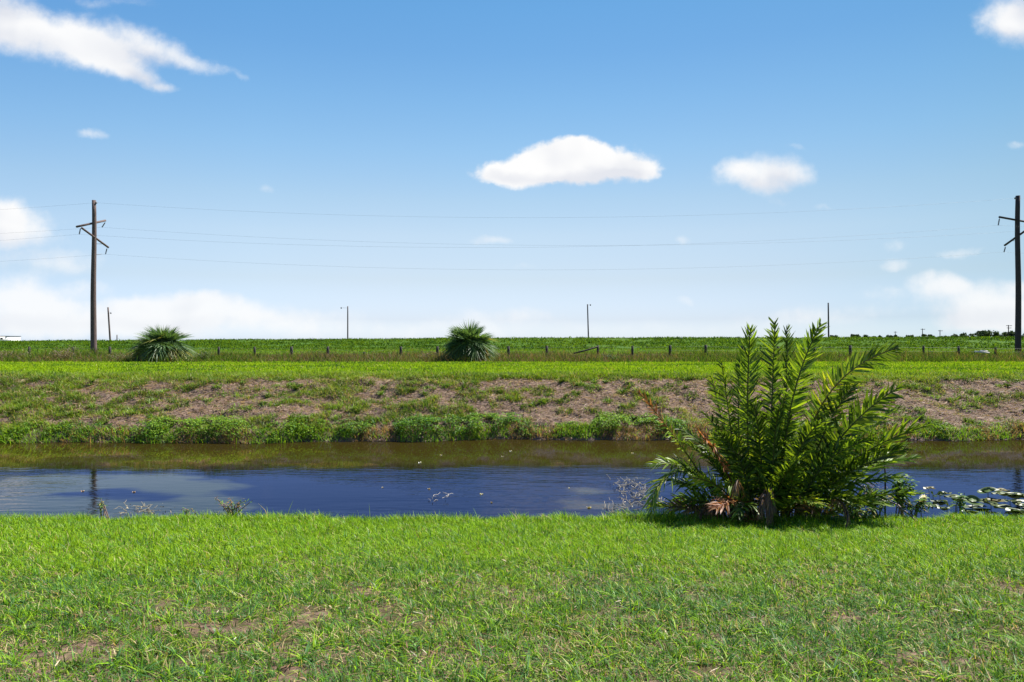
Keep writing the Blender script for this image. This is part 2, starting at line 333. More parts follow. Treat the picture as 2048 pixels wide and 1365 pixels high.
def water_mat():
    m, t = newmat('canal_water'); o = mk(t, 'ShaderNodeOutputMaterial'); l = t.links
    tc_ = mk(t, 'ShaderNodeTexCoord')
    def nz(scale, stretch, rot, detail=3):
        mp = mk(t, 'ShaderNodeMapping'); mp.inputs['Scale'].default_value = stretch; mp.inputs['Rotation'].default_value = (0, 0, R(rot))
        l.new(tc_.outputs['Object'], mp.inputs[0]); n = mk(t, 'ShaderNodeTexNoise'); n.inputs['Scale'].default_value = scale; n.inputs['Detail'].default_value = detail
        l.new(mp.outputs[0], n.inputs[0]); return n.outputs[0]
    fine = nz(1.0, (2.2, 9.0, 1), 12, 3); broad = nz(1.0, (.5, 1.8, 1), -8, 2); patch = nz(1.0, (.16, .5, 1), 14, 3)
    # wind-ruffled patches: ripples die out under the far bank and inside the calm slicks
    sp = mk(t, 'ShaderNodeSeparateXYZ'); l.new(tc_.outputs['Object'], sp.inputs[0])
    near = mk(t, 'ShaderNodeMapRange', interpolation_type='SMOOTHSTEP'); near.inputs[1].default_value = 14.6; near.inputs[2].default_value = 13.2
    near.inputs[3].default_value = .12; near.inputs[4].default_value = 1.0; l.new(sp.outputs[1], near.inputs[0])
    pm = mk(t, 'ShaderNodeMapRange'); pm.inputs[1].default_value = .40; pm.inputs[2].default_value = .55; pm.inputs[3].default_value = .25; pm.inputs[4].default_value = 1; l.new(patch, pm.inputs[0])
    amp = mk(t, 'ShaderNodeMath', operation='MULTIPLY'); l.new(near.outputs[0], amp.inputs[0]); l.new(pm.outputs[0], amp.inputs[1])
    sm = mk(t, 'ShaderNodeMath', operation='MULTIPLY_ADD'); l.new(broad, sm.inputs[0]); sm.inputs[1].default_value = 1.6; l.new(fine, sm.inputs[2])
    bp = mk(t, 'ShaderNodeBump'); bp.inputs['Distance'].default_value = .006; l.new(sm.outputs[0], bp.inputs['Height']); l.new(amp.outputs[0], bp.inputs['Strength'])
    fr = mk(t, 'ShaderNodeFresnel'); fr.inputs[0].default_value = 1.33; l.new(bp.outputs[0], fr.inputs['Normal'])
    gl = mk(t, 'ShaderNodeBsdfGlossy'); gl.inputs['Roughness'].default_value = .02; l.new(bp.outputs[0], gl.inputs['Normal'])
    df = mk(t, 'ShaderNodeBsdfDiffuse')
    # silt brown spread to paint the bank's reflection olive, clear dark water elsewhere
    sh = mk(t, 'ShaderNodeMapRange', interpolation_type='SMOOTHSTEP'); sh.inputs[1].default_value = 13.4; sh.inputs[2].default_value = 15.2; l.new(sp.outputs[1], sh.inputs[0])
    dm = mk(t, 'ShaderNodeMix', data_type='RGBA'); dm.inputs[6].default_value = (.004, .004, .003, 1); dm.inputs[7].default_value = (.028, .021, .004, 1); l.new(sh.outputs[0], dm.inputs[0]); l.new(dm.outputs[2], df.inputs[0])
    # cloud reflections painted into the gloss colour as pale streaks, mostly western half
    cloud_sheen = nz(1.0, (.34, .62, 1), 16, 4); fx = mk(t, 'ShaderNodeMapRange', interpolation_type='SMOOTHSTEP'); fx.inputs[1].default_value = -2.5; fx.inputs[2].default_value = -6.5; fx.inputs[3].default_value = -.16; fx.inputs[4].default_value = .06; l.new(sp.outputs[0], fx.inputs[0])
    fa = mk(t, 'ShaderNodeMath', operation='ADD'); l.new(cloud_sheen, fa.inputs[0]); l.new(fx.outputs[0], fa.inputs[1])
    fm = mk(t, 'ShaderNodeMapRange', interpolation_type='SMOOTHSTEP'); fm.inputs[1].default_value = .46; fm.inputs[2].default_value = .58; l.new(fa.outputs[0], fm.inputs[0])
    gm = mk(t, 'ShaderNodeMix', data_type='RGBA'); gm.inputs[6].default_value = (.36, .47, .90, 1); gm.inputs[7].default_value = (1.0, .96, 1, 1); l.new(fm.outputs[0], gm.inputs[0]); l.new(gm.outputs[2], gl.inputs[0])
    mx = mk(t, 'ShaderNodeMixShader'); l.new(fr.outputs[0], mx.inputs[0]); l.new(df.outputs[0], mx.inputs[1]); l.new(gl.outputs[0], mx.inputs[2])
    l.new(mx.outputs[0], o.inputs[0]); return m
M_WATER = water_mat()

# ------------------------------------------------------------------ the ground
WATER_Z = -1.0
YK = [-60, 0, 3, 9.0, 9.35, 10.1, 12, 15.6, 17.5, 17.85, 18.15, 21.2, 22.0, 40, 90, 113, 117, 142, 5000]
ZK = [0, 0, -.02, -.785, -.925, -1.40, -1.9, -1.9, -1.4, -1.02, -.80, .33, .42, .32, .25, 0, 0, .2, .2]
def ground(x, y):
    x = np.asarray(x, float); y = np.asarray(y, float)
    near = np.exp(-((y - 9.3) / 1.2) ** 2); far = np.exp(-((y - 18.5) / 2.5) ** 2)
    sh = near * ((fbm(x * .5, x * 0, 3, 3) - .5) * .16) + far * ((fbm(x * .45, x * 0, 5, 4) - .5) * 1.1 + np.interp(x, [-14, -4, 1, 14], [-.4, -.2, .15, -.05]))
    z = np.interp(y - sh, YK, ZK)
    crest = np.interp(x, [-100, 0, 100], [1.55, 2.2, 2.35])
    lv = np.interp(y, [90, 96, 112, 118, 142], [0, .12, 1, 1, 0]); z = z + lv * (crest - .25)
    z = z + (fbm(x * 4.2, y * 5.0, 13, 3) - .5) * np.interp(y, [17.4, 18.2, 21.6, 22.2], [0, .16, .16, .03])
    z = z + (fbm(x * 1.3, y * 1.3, 11, 4) - .5) * np.interp(y, [-10, 2, 8, 9.4, 10, 17.4, 18.2, 21, 23, 40, 95, 120], [.05, .06, .06, .05, .0, .0, .22, .25, .12, .12, .25, .35])
    return z
def sheet(name, ys, nx, mat):
    ys = np.asarray(ys); w = 1.15 * np.abs(ys) + 16
    X = np.linspace(-1, 1, nx)[None] * w[:, None]; Y = np.repeat(ys[:, None], nx, 1); Z = ground(X, Y)
    V = np.stack([X, Y, Z], 2).reshape(-1, 3); i = np.arange(len(ys) - 1)[:, None] * nx + np.arange(nx - 1)[None]; i = i.ravel()
    g = Geo(); g.add(V, np.stack([i, i + 1, i + nx + 1, i + nx], 1), [], (.2, .2, .2)); o = g.build(name, mat, smoothed=True)
    return tag(o, kind='structure')
sheet('lawn', np.concatenate([np.linspace(-50, 0, 20), np.linspace(.2, 10.0, 120)]), 301, M_SOIL)
sheet('canal_bed', np.linspace(10.0, 17.4, 20), 301, M_BED)
sheet('canal_bank', np.linspace(17.4, 22.4, 120), 601, M_BANK)
sheet('field', np.linspace(22.4, 90, 120), 601, M_FIELD)
sheet('levee', np.linspace(90, 142, 60), 601, M_LEVEE)
sheet('far_ground', np.concatenate([np.linspace(142, 1000, 20), np.linspace(1200, 6000, 10)]), 61, M_FAR)
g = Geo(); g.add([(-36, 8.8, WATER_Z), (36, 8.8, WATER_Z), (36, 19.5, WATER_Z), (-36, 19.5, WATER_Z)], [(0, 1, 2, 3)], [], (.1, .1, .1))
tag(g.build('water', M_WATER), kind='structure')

# ------------------------------------------------------------------ grass, weeds and thatch (nobody could count it)
def scatter(n, y0, y1, a=.8, b=1.5, power=1.0):
    """n points between two distances, spread over the wedge the photograph could see"""
    y = y0 + (y1 - y0) * rs.uniform(0, 1, n * 2) ** power
    keep = rs.uniform(0, 1, n * 2) < (a * y + b) / (a * y1 + b)
    y = y[keep][:n]; x = rs.uniform(-1, 1, len(y)) * (a * y + b)
    return x, y
def pick(cols, wts):
    """wts (n,k) -> one colour per blade, jittered"""
    w = np.cumsum(wts / wts.sum(1, keepdims=True), 1); r_ = rs.uniform(0, 1, (len(w), 1)); i = np.minimum((r_ > w).sum(1), len(cols) - 1)
    c = np.asarray(cols)[i]
    return np.clip(c * rs.uniform(.72, 1.28, (len(c), 1)) * rs.uniform(.93, 1.07, (len(c), 3)), 0.003, .9)
YG, GR, BG, ST, DG, PK = (.215, .36, .012), (.105, .23, .014), (.07, .165, .05), (.44, .35, .18), (.035, .09, .02), (.27, .195, .15)

# near lawn
x, y = scatter(400000, 2.3, 9.75, .8, 1.6)
worn = .22 * fbm(x * 1.0, y * 1.5, 21, 3) + .78 * fbm(x * 4.6, y * 5.2, 23, 3); zone = sst(y + 1.2 * (fbm(x * .7, y * .7, 19, 3) - .5), 4.9, 6.9)                 # thinner and patchy nearer the camera
dens = np.clip(1.1 - sst(worn, .555, .69) * (1 - zone) * 1.0, .12, 1)
k_ = rs.uniform(0, 1, len(x)) < dens; x, y, worn, zone = x[k_], y[k_], worn[k_], zone[k_]
edge_ok = ground(x, y) > WATER_Z + .02; x, y, worn, zone = x[edge_ok], y[edge_ok], worn[edge_ok], zone[edge_ok]
blue = sst(fbm(x * 1.1 + 40, y * 1.5, 33, 3), .45, .62)
wt = np.stack([.25 + 1.1 * zone, .55 + 0 * x, (1.3 * blue + .25) * (1 - .8 * zone) + .06, .09 + .30 * (1 - zone) * sst(worn, .40, .6), .22 + .3 * (1 - zone)], 1)
g = Geo(); n = len(x)
h = rs.uniform(.035, .085, n) * (1 + .35 * zone) * (.35 + 1.3 * fbm(x * 3.0, y * 3.0, 8, 3))
h *= 1 + (.2 + 1.1 * fbm(x * 1.6, x * 0, 77, 3) ** 1.5) * sst(y, 8.6, 9.3)
blades(g, np.stack([x, y, ground(x, y) - .004], 1), h, rs.uniform(.0035, .0065, n) * (1 + .12 * (y - 3)), rs.uniform(.1, 1.5, n), pick([YG, GR, BG, ST, (.03, .085, .014)], wt), (-.25, -.15, 0))
# long stray stems along the lip, standing against the water
x = rs.uniform(-9, 9, 900); y = 9.15 + rs.normal(0, .16, 900); n = 900
tall = fbm(x * .8, x * 0 + 4, 71, 3)
h = rs.uniform(.06, .16, n) * (.5 + 1.2 * tall) ; h[::17] *= 1.7
blades(g, np.stack([x, y, ground(x, y)], 1), h, rs.uniform(.005, .009, n), rs.uniform(.1, .9, n), pick([YG, GR, ST], np.tile([.5, .5, .12], (n, 1))))
# coarse rosettes of broad blades
m_ = 900; cx, cy = scatter(m_, 2.5, 8.5, .8, 1.0); k_ = 11; x = np.repeat(cx, k_) + rs.normal(0, .012, len(cx) * k_); y = np.repeat(cy, k_) + rs.normal(0, .012, len(cx) * k_); n = len(x)
blades(g, np.stack([x, y, ground(x, y)], 1), rs.uniform(.06, .13, n), rs.uniform(.006, .010, n), rs.uniform(.5, 1.6, n), pick([YG, GR, BG, (.22, .30, .05)], np.tile([.4, .6, .6, .15], (n, 1))), None, (.6, 1, .6, 0))
# clover-like flat leaves and dead leaf bits low in the sward
x, y = scatter(9000, 2.4, 7.5, .8, 1.2); n = len(x)
a = rs.uniform(0, 2 * np.pi, n); D = unit(np.stack([np.cos(a), np.sin(a), rs.uniform(-.05, .35, n)], 1)); Sd = np.stack([-np.sin(a), np.cos(a), rs.uniform(-.3, .3, n)], 1)
g.straps(np.stack([x, y, ground(x, y) + rs.uniform(.005, .04, n)], 1), D, Sd, np.tile([0, 0, -.1], (n, 1)), rs.uniform(.02, .08, n), rs.uniform(.003, .008, n), pick([(.32, .25, .13), (.24, .14, .09), YG, (.5, .44, .33)], np.tile([.5, .5, .6, .08], (n, 1))), (.5, 1, .8, 0))
tag(g.build('lawn_grass', M_GRASS), 'short sunlit lawn grass in the foreground with worn tan patches', 'grass', kind='stuff')

# far bank: thatch straw, green patches, leafy weeds along the water
def bankgreen(x, y):
    t = (y - 18) / 4.0                                                     # 0 at the water, 1 at the brow
    c = .38 * fbm(x * .45, y * .8, 51, 3) + .62 * fbm(x * 2.1, y * 3.0, 53, 3)
    c = c + np.interp(x, [-14, -9, -4, -1, 3, 7, 11, 15], [.06, .05, .03, .02, -.02, -.005, -.035, -.035])
    return c + .25 * sst(t, .78, .98)
g = Geo()
x, y = scatter(90000, 17.9, 22.0, .8, 2); n = len(x); a = rs.normal(0.3, .9, n)
D = unit(np.stack([np.cos(a), np.sin(a) * .8, rs.uniform(-.1, .5, n)], 1)); Sd = unit(np.stack([-np.sin(a), np.cos(a), rs.uniform(-.8, .8, n)], 1))
g.straps(np.stack([x, y, ground(x, y) + rs.uniform(0, .03, n)], 1), D, Sd, np.tile([0, 0, -.15], (n, 1)), rs.uniform(.06, .22, n), rs.uniform(.006, .016, n), pick([PK, (.25, .17, .14), (.46, .34, .26), (.13, .09, .08)], np.tile([.5, .35, .25, .25], (n, 1))), (.7, 1, 0))
tag(g.build('dry_thatch', M_GRASS), 'pinkish dry grass thatch lying on the far canal bank', 'thatch', kind='stuff')
g = Geo()
x, y = scatter(330000, 17.75, 23.2, .8, 2); c = bankgreen(x, y)
k_ = rs.uniform(0, 1, len(x)) < np.clip(sst(c, .46, .61) * .8, .07, 1); x, y, c = x[k_], y[k_], c[k_]
k_ = ground(x, y) > WATER_Z; x, y, c = x[k_], y[k_], c[k_]; n = len(x)
hue = fbm(x * .8 + 9, y * 1.2, 61, 3)
wt = np.stack([.25 + sst(hue, .4, .7), .7 + 0 * x, .5 * sst(hue, .6, .35), .55 * sst(c, .72, .45) + .12], 1)
blades(g, np.stack([x, y, ground(x, y)], 1), rs.uniform(.05, .17, n) * (.45 + 1.0 * sst(c, .48, .68)), rs.uniform(.010, .02, n), rs.uniform(.2, 1.3, n), pick([(.20, .28, .03), (.115, .19, .028), (.055, .105, .022), (.34, .26, .15)], wt))
m_ = 420; cx, cy = scatter(m_, 18.3, 21.9, .8, 1.5); k_ = 60; rad = np.repeat(rs.uniform(.06, .28, len(cx)), k_); a = rs.uniform(0, 6.28, len(cx) * k_); q_ = rs.uniform(0, 1, len(a)) ** .6 * rad
x = np.repeat(cx, k_) + np.cos(a) * q_; y = np.repeat(cy, k_) + np.sin(a) * q_ * .8; n = len(x); tone = np.repeat(rs.uniform(.6, 1.25, len(cx)), k_)[:, None]; hh = np.repeat(rs.uniform(.08, .24, len(cx)), k_)
blades(g, np.stack([x, y, ground(x, y)], 1), hh * rs.uniform(.5, 1.1, n), rs.uniform(.012, .026, n), rs.uniform(.3, 1.4, n), pick([(.19, .28, .03), (.11, .20, .028), (.05, .10, .02), (.10, .19, .03)], np.tile([.4, .6, .35, .4], (n, 1))) * tone, None, (.6, 1, .6, 0))
tag(g.build('bank_grass', M_GRASS), 'patchy green grass growing over the far canal bank', 'grass', kind='stuff')
# leafy weeds along the waterline
g = Geo()
def weed_height(x):
    lump = fbm(x * .75, x * 0, 81, 3)
    h_ = .04 + .25 * sst(lump, .36, .66)
    return h_ * np.interp(x, [-14, -10.7, -10.2, -7, -6.6, -6.2, -5.2, -4.8, -4.3, -3.2, -2.5, 0, .5, 2.1, 2.4, 4.2, 5, 9, 9.8, 11, 11.6, 14], [.5, .6, 1.3, 1.4, .3, .8, .8, .25, 1.0, .7, 1.4, 1.5, .3, .25, 1.3, 1.3, .6, .6, 1.4, 1.3, .25, .3])
x = rs.uniform(-17, 17, 70000); hw = weed_height(x); u_ = rs.uniform(0, 1, len(x)); y = 18.0 + rs.uniform(0, 1.15, len(x)) * (.5 + hw)
sh = (fbm(x * .45, x * 0, 5, 4) - .5) * 1.1 + np.interp(x, [-14, -4, 1, 14], [-.4, -.2, .15, -.05]); y = y + sh - .1
n = len(x); keepw = rs.uniform(0, 1, n) < np.clip(hw / .16, .12, 1); x, y, hw, u_, sh = x[keepw], y[keepw], hw[keepw], u_[keepw], sh[keepw]; n = len(x); zz = ground(x, y) + u_ ** .7 * hw * np.clip(1.2 - (y - sh - 17.9), .35, 1)
clump = fbm(x * 3, y * 3 + u_ * 2, 91, 2); k_ = clump > .45; x, y, zz, hw, u_ = x[k_], y[k_], zz[k_], hw[k_], u_[k_]; n = len(x)
a = rs.uniform(0, 2 * np.pi, n); el = rs.uniform(-.3, .9, n)
D = np.stack([np.cos(a) * np.cos(el), np.sin(a) * np.cos(el), np.sin(el)], 1); Sd = unit(np.stack([-np.sin(a), np.cos(a), rs.uniform(-.5, .5, n)], 1))
hue = fbm(x * .9 + 3, x * 0, 95, 2)
g.straps(np.stack([x, y, zz], 1), D, Sd, np.tile([0, 0, -.3], (n, 1)), rs.uniform(.035, .085, n), rs.uniform(.02, .04, n), pick([(.17, .28, .025), (.085, .19, .02), DG, (.055, .14, .03)], np.stack([.3 + sst(hue, .4, .7), .7 + 0 * x, .35 + 0 * x, .5 * sst(hue, .6, .3)], 1)), (.4, 1, .8, 0))
# upright sedge and dead rooty stems hanging at the water's edge
x = rs.uniform(-17, 17, 16000); sh = (fbm(x * .45, x * 0, 5, 4) - .5) * 1.1 + np.interp(x, [-14, -4, 1, 14], [-.4, -.2, .15, -.05]); y = 17.95 + sh + rs.uniform(-.1, .35, len(x)); n = len(x)
dead = sst(fbm(x * 1.1, x * 0 + 7, 97, 3), .42, .6)
blades(g, np.stack([x, y, np.maximum(ground(x, y), WATER_Z - .02)], 1), rs.uniform(.08, .28, n), rs.uniform(.008, .016, n), rs.uniform(.1, 1.1, n), pick([GR, YG, (.30, .19, .10), (.18, .12, .07)], np.stack([1.2 - dead, .6 - .4 * dead, .1 + dead, .1 + .7 * dead], 1)), (0, -.3, 0))
tag(g.build('waterside_weeds', M_WEED), 'band of leafy green weeds along the far water edge', 'weeds', kind='stuff')

# mown strip beyond the bank, up to the fence
g = Geo()
x, y = scatter(210000, 21.6, 40.5, .8, 3, 1.25); n = len(x); hue = fbm(x * .22, y * .7, 101, 4); clp = fbm(x * 1.1, y * 1.3, 103, 3)
lush = np.exp(-((y - 22.6) / .9) ** 2)
wt = np.stack([.4 + 1.6 * sst(hue, .38, .62), .6 + 0 * x, .15 + .9 * sst(hue, .5, .3) + .5 * lush, .05 + 0 * x], 1)
blades(g, np.stack([x, y, ground(x, y) - .01], 1), rs.uniform(.07, .17, n) * (.45 + 1.1 * clp) * (1 + .6 * lush), rs.uniform(.014, .028, n) * (.6 + y / 45), rs.uniform(.2, 1.2, n), pick([(.21, .32, .014), (.12, .22, .016), DG, ST], wt))
tag(g.build('verge_grass', M_FARG), 'bright mown grass strip between the bank brow and the fence', 'grass', kind='stuff')

# rank grass along the fence
g = Geo()
x, y = scatter(95000, 39.8, 57, .8, 4); n = len(x); hue = fbm(x * .16, y * .25, 111, 4); prof_ = np.exp(-((y - 45.5) / 4.5) ** 2)
brown = 1.5 * sst(hue, .38, .54) * np.interp(x, [-32, 8, 14, 36], [1.1, 1.0, .45, .35])
h = (rs.uniform(.22, .58, n) * (.5 + prof_) + .25 * sst(fbm(x * .5, y * .5, 115, 3), .5, .75)) * (.75 + .5 * fbm(x * .3, x * 0, 119, 2))
wt = np.stack([.55 + 0 * x, .8 + 0 * x, .12 + .8 * brown * prof_, .06 + .9 * brown * prof_, .25 + 0 * x], 1)
blades(g, np.stack([x, y, ground(x, y) - .02], 1), h, rs.uniform(.022, .045, n), rs.uniform(.15, 1.0, n), pick([(.095, .14, .02), (.06, .105, .018), (.17, .125, .075), (.10, .07, .055), (.03, .065, .016)], wt))
tag(g.build('rank_grass', M_FARG), 'tall rank grass with brownish seed heads along the fence line', 'tall grass', kind='stuff')

# pasture behind the fence and the levee's face
g = Geo()
x, y = scatter(72000, 56, 97, .92, 10); n = len(x); hue = fbm(x * .07, y * .12, 121, 4)
blades(g, np.stack([x, y, ground(x, y) - .03], 1), rs.uniform(.12, .4, n), rs.uniform(.05, .1, n), rs.uniform(.2, 1.1, n), pick([(.13, .21, .018), (.075, .15, .018), (.2, .18, .07)], np.stack([.3 + sst(hue, .4, .6), .8 + 0 * x, .15 + 0 * x], 1)))
tag(g.build('pasture_grass', M_FARG), 'flat green pasture between the fence and the levee', 'grass', kind='stuff')
g = Geo()
x, y = scatter(84000, 95, 120, .92, 12); n = len(x); hue = fbm(x * .09, y * .3, 131, 4); clp = fbm(x * .25, y * .45, 133, 3)
k_ = clp > .36; x, y, hue, clp = x[k_], y[k_], hue[k_], clp[k_]; n = len(x)
blades(g, np.stack([x, y, ground(x, y) - .05], 1), rs.uniform(.2, .55, n) * (.4 + 1.1 * clp), rs.uniform(.09, .2, n), rs.uniform(.3, 1.2, n), pick([(.095, .165, .014), (.055, .115, .013), (.026, .065, .013)], np.stack([.2 + sst(hue, .4, .65), .8 + 0 * x, .3 + .4 * sst(hue, .5, .35)], 1)))
tag(g.build('levee_grass', M_FARG), 'dark green grass covering the long levee on the horizon', 'grass', kind='stuff')
# ------------------------------------------------------------------ power line
def pole_group(base, top_z, r0, r1, mat, arms, label, mirror, topwire):
    """wishbone pole: shaft, two slanting arms, three hanging insulators and a top bracket; arms in world points"""
    b = np.array(base, float); t_ = empty('utility_pole', base, label, 'utility pole', 'large wooden power line poles')
    g = Geo(); zz = np.linspace(0, top_z - b[2], 14)
    pts = np.stack([.03 * np.sin(zz * .5) * (1 if mirror else -1), .02 * np.sin(zz * .8), zz], 1)
    pts[0, 2] -= .5
    g.tube(pts, np.linspace(r0, r1, 14), sides=14); g.build('shaft', mat, t_, True)
    loc = lambda p: np.asarray(p, float) - b
    for (p, q) in arms['bars']:
        g = Geo(); p, q = loc(p), loc(q); d = unit(q - p)
        off = np.array([0.0, -.19, 0.0])
        g.tube([p, p * .5 + q * .5, q], .075, sides=8); g.build('crossarm', mat, t_, True)
    for (p, q) in arms['insul']:
        g = Geo(); p, q = loc(p), loc(q); k_ = 21; s_ = np.linspace(0, 1, k_)
        rr = np.where(np.arange(k_) % 2 == 0, .018, .052); rr[0] = rr[1] = .014; rr[-1] = rr[-2] = .045
        g.tube(p + (q - p) * s_[:, None], rr, sides=8); g.build('insulator', M_CERAM, t_, True)
    for (p, q) in arms['rods']:
        g = Geo(); g.tube([loc(p), loc(q)], .018, sides=6); g.build('brace_rod', M_STEEL, t_, True)
    g = Geo(); p = loc(topwire); c = np.array([pts[-1, 0], pts[-1, 1], p[2]])
    g.box((c + p) / 2, (abs(p[0] - c[0]) + .08, .10, .12)); g.build('wire_bracket', M_STEEL, t_)
    return t_
D1 = 50.0
xl = (187.5 - 1024) / F * D1; zl = lambda py, d=D1: CAM_Z - (py - 682.5) / F * d
base_l = (xl, D1, float(ground(xl, D1)))
A1, A2 = at(153, 454, 48.8), at(211, 441.5, 51.1); B1, B2 = at(163, 456, 49.0), at(217, 495.5, 51.0)
for p in (A1, A2): p[0] -= .0
shift = np.array([0, -.0, 0])
i1 = (at(161, 457, 49.0), at(158.5, 469, 49.0)); i2 = (at(210.5, 445, 51.1), at(204, 455, 51.1)); i3 = (at(214, 497, 51.0), at(211, 509, 51.0))
tw = at(192.5, 406, D1)
pole_group(base_l, zl(401), .215, .135, M_POLE,
           dict(bars=[(A1, A2), (B1, B2)], insul=[i1, i2, i3], rods=[(at(191, 488, D1), at(205, 488.5, 50.6)), (at(191, 510, D1), at(204, 508.5, 50.6))]),
           'tall brown wooden power pole with slanting crossarms on the left behind the fence', False, tw)
xr = (2036 - 1024) / F * D1; base_r = (xr, D1, float(ground(xr, D1)))
C1, C2 = at(1999, 434.5, 48.8), at(2062, 446, 51.1); E1, E2 = at(2009, 491.5, 51.0), at(2059, 456, 49.2)
j1 = (at(1999, 437, 48.8), at(1996.5, 451, 48.8)); j2 = (at(2060, 449, 51.1), at(2062, 461, 51.1)); j3 = (at(2011, 494, 51.0), at(2008, 504.5, 51.0))
twr = at(2030.5, 397, D1)
pole_group(base_r, zl(392), .20, .145, M_POLED,
           dict(bars=[(C1, C2), (E1, E2)], insul=[j1, j2, j3], rods=[(at(2032, 482, D1), at(2024, 482, 50.5))]),
           'dark wooden power pole with crossarms cut by the right edge of the photo', True, twr)
def wire(p, q, sag, label):
    g = Geo(); s_ = np.linspace(0, 1, 40)[:, None]; p, q = np.asarray(p), np.asarray(q)
    c = p + (q - p) * s_ - np.array([0, 0, 1.]) * (4 * sag * s_ * (1 - s_))
    return c
def wire_run(a, b_, dl, dr, label):
    span = b_ - a; l0 = a - span + np.array([0, 0, dl]); r0 = b_ + span + np.array([0, 0, dr])
    c = np.concatenate([wire(l0, a, 1.25, '')[12:], wire(a, b_, 1.25, '')[1:], wire(b_, r0, 1.25, '')[1:16]])
    g = Geo(); g.tube(c, .0035, sides=5, cap=False); o = g.build('power_line', M_CABLE)
    tag(o, label, 'power line', 'wires strung between the power poles')
wire_run(tw, twr, 0, 0, 'thin grey wire running along the very tops of the two big power poles')
wire_run(i1[1], j1[1], 0, 0, 'thin grey wire hung from the near end of the upper crossarms')
wire_run(i2[1], j2[1], 0, 0, 'thin grey wire hung from the far end of the upper crossarms')
wire_run(i3[1], j3[1], 0, 0, 'lowest thin grey wire hung below the slanting lower crossarms')

# plain poles on the far side of the levee
def plain_pole(px0, pytop, px1, d, r, label, arms=(), bracket=None, name='utility_pole', group='thin wooden poles beyond the levee', mat=M_POLE):
    zt = CAM_Z - (pytop - 682.5) / F * d; xb = (px1 - 1024) / F * d; xt = (px0 - 1024) / F * d
    zb = float(ground(xb, d)); b = np.array([xb, d, zb]); o = empty(name, b, label, 'utility pole', group)
    g = Geo(); lean = (xt - xb); f_ = np.linspace(0, 1, 8)[:, None]
    g.tube(np.array([0, 0, -.4]) * (1 - f_) + np.array([lean, 0, zt - zb]) * f_, np.linspace(r, r * .75, 8), sides=8); g.build('shaft', mat, o, True)
    for (dz, half, tk) in arms:
        g = Geo(); z = zt - zb - dz; g.box((lean * (z / (zt - zb)), -.16 - r, z), (half * 2, .12, tk)); ar = g.build('crossarm', mat, o)
        for s_ in (-.92, -.55, .55, .92):
            g = Geo(); g.tube([(lean * z / (zt - zb) + s_ * half, -.16 - r, z + tk / 2), (lean * z / (zt - zb) + s_ * half, -.16 - r, z + tk / 2 + .16)], .05, sides=6)
            g.build('insulator', M_CERAM, o)
    if bracket:
        g = Geo(); s_, dz, ln = bracket; z = zt - zb - dz; x0 = lean * z / (zt - zb)
        g.tube([(x0, 0, z), (x0 + s_ * ln * .6, 0, z + .02), (x0 + s_ * ln, 0, z)], .02, sides=5); g.build('side_bracket', M_STEEL, o, True)
        g = Geo(); g.tube([(x0 + s_ * ln, 0, z - .16), (x0 + s_ * ln, 0, z - .08), (x0 + s_ * ln, 0, z + .08), (x0 + s_ * ln, 0, z + .16)], [.06, .12, .12, .05], sides=8); g.build('insulator', M_CERAM, o, True)
    return o
plain_pole(216, 615, 221.5, 140, .19, 'leaning thin pole with small brackets beyond the levee, right of the tall left pole', bracket=(1, 1.2, .5))
plain_pole(695.5, 613, 695.5, 140, .15, 'straight thin pole beyond the levee between the two fan palms', bracket=(-1, .35, 1.35))
plain_pole(1175, 609, 1177.5, 140, .15, 'thin pole beyond the levee just right of the round central palm', bracket=(1, .15, .6), mat=M_POLED)
plain_pole(1656.5, 606, 1657.5, 140, .18, 'dark thin pole beyond the levee above the big fern', mat=M_POLED)
plain_pole(234, 670, 234, 240, .2, 'tiny distant pole tip just right of the leaning thin pole', group='small far poles on the horizon')
plain_pole(1790.5, 663, 1790.5, 420, .22, 'small far pole, leftmost of the row on the right horizon', arms=[(.6, 1.0, .2)], group='small far poles on the horizon', mat=M_POLED)
plain_pole(1845, 657.5, 1845, 400, .24, 'small far pole with a crossarm, second of the row on the right horizon', arms=[(.5, 1.3, .25)], group='small far poles on the horizon', mat=M_POLED)
plain_pole(1880, 660.5, 1880, 400, .24, 'small far pole with a crossarm, third of the row on the right horizon', arms=[(.5, 1.3, .25)], group='small far poles on the horizon', mat=M_POLED)
plain_pole(2017, 650.5, 2017, 360, .26, 'far pole with two crossarms in front of the dark trees', arms=[(.4, 1.5, .25), (1.6, 1.2, .22)], group='small far poles on the horizon', mat=M_POLED)

# ------------------------------------------------------------------ fence
FD = 46.0
fe = empty('post_fence', (0, FD, .3), 'old wooden post and wire fence with a slumped brace rail running across the field', 'fence')
posts = [(-88, 694), (-15, 693), (59, 694), (147, 694.5), (219.5, 694), (290, 694), (364, 694), (437, 694), (510, 694), (583.5, 693.5), (656, 693.5), (729, 704), (802, 693.5), (875, 693), (945, 693), (1017, 693), (1094, 692), (1196, 691),
         (1264.5, 692), (1339.5, 691), (1412, 690), (1484.5, 692), (1555, 693.5), (1629.5, 692), (1700, 691), (1776, 692.5), (1846.5, 692), (1918.5, 692.5), (1991.5, 695), (2065, 694), (2138, 693)]
ppos = []
for px, pyt in posts:
    x = (px - 1024) / F * FD; zb = float(ground(x, FD)); zt = CAM_Z - (pyt - 682.5) / F * FD; hgt = zt - zb; w_ = random.uniform(.16, .23)
    g = Geo(); k_ = 5; lx, ly = random.uniform(-.04, .04), random.uniform(-.05, .05)
    zz = np.linspace(-.3, hgt, k_); pts = np.stack([lx * zz, ly * zz, zz], 1)
    g.tube(pts, np.array([1, 1, .97, .95, .86]) * w_ / 2, sides=7); o = g.build('post', M_POST, fe, True); o.location = (x, 0, zb - .3)
    ppos.append((x + lx * hgt, zt, zb))
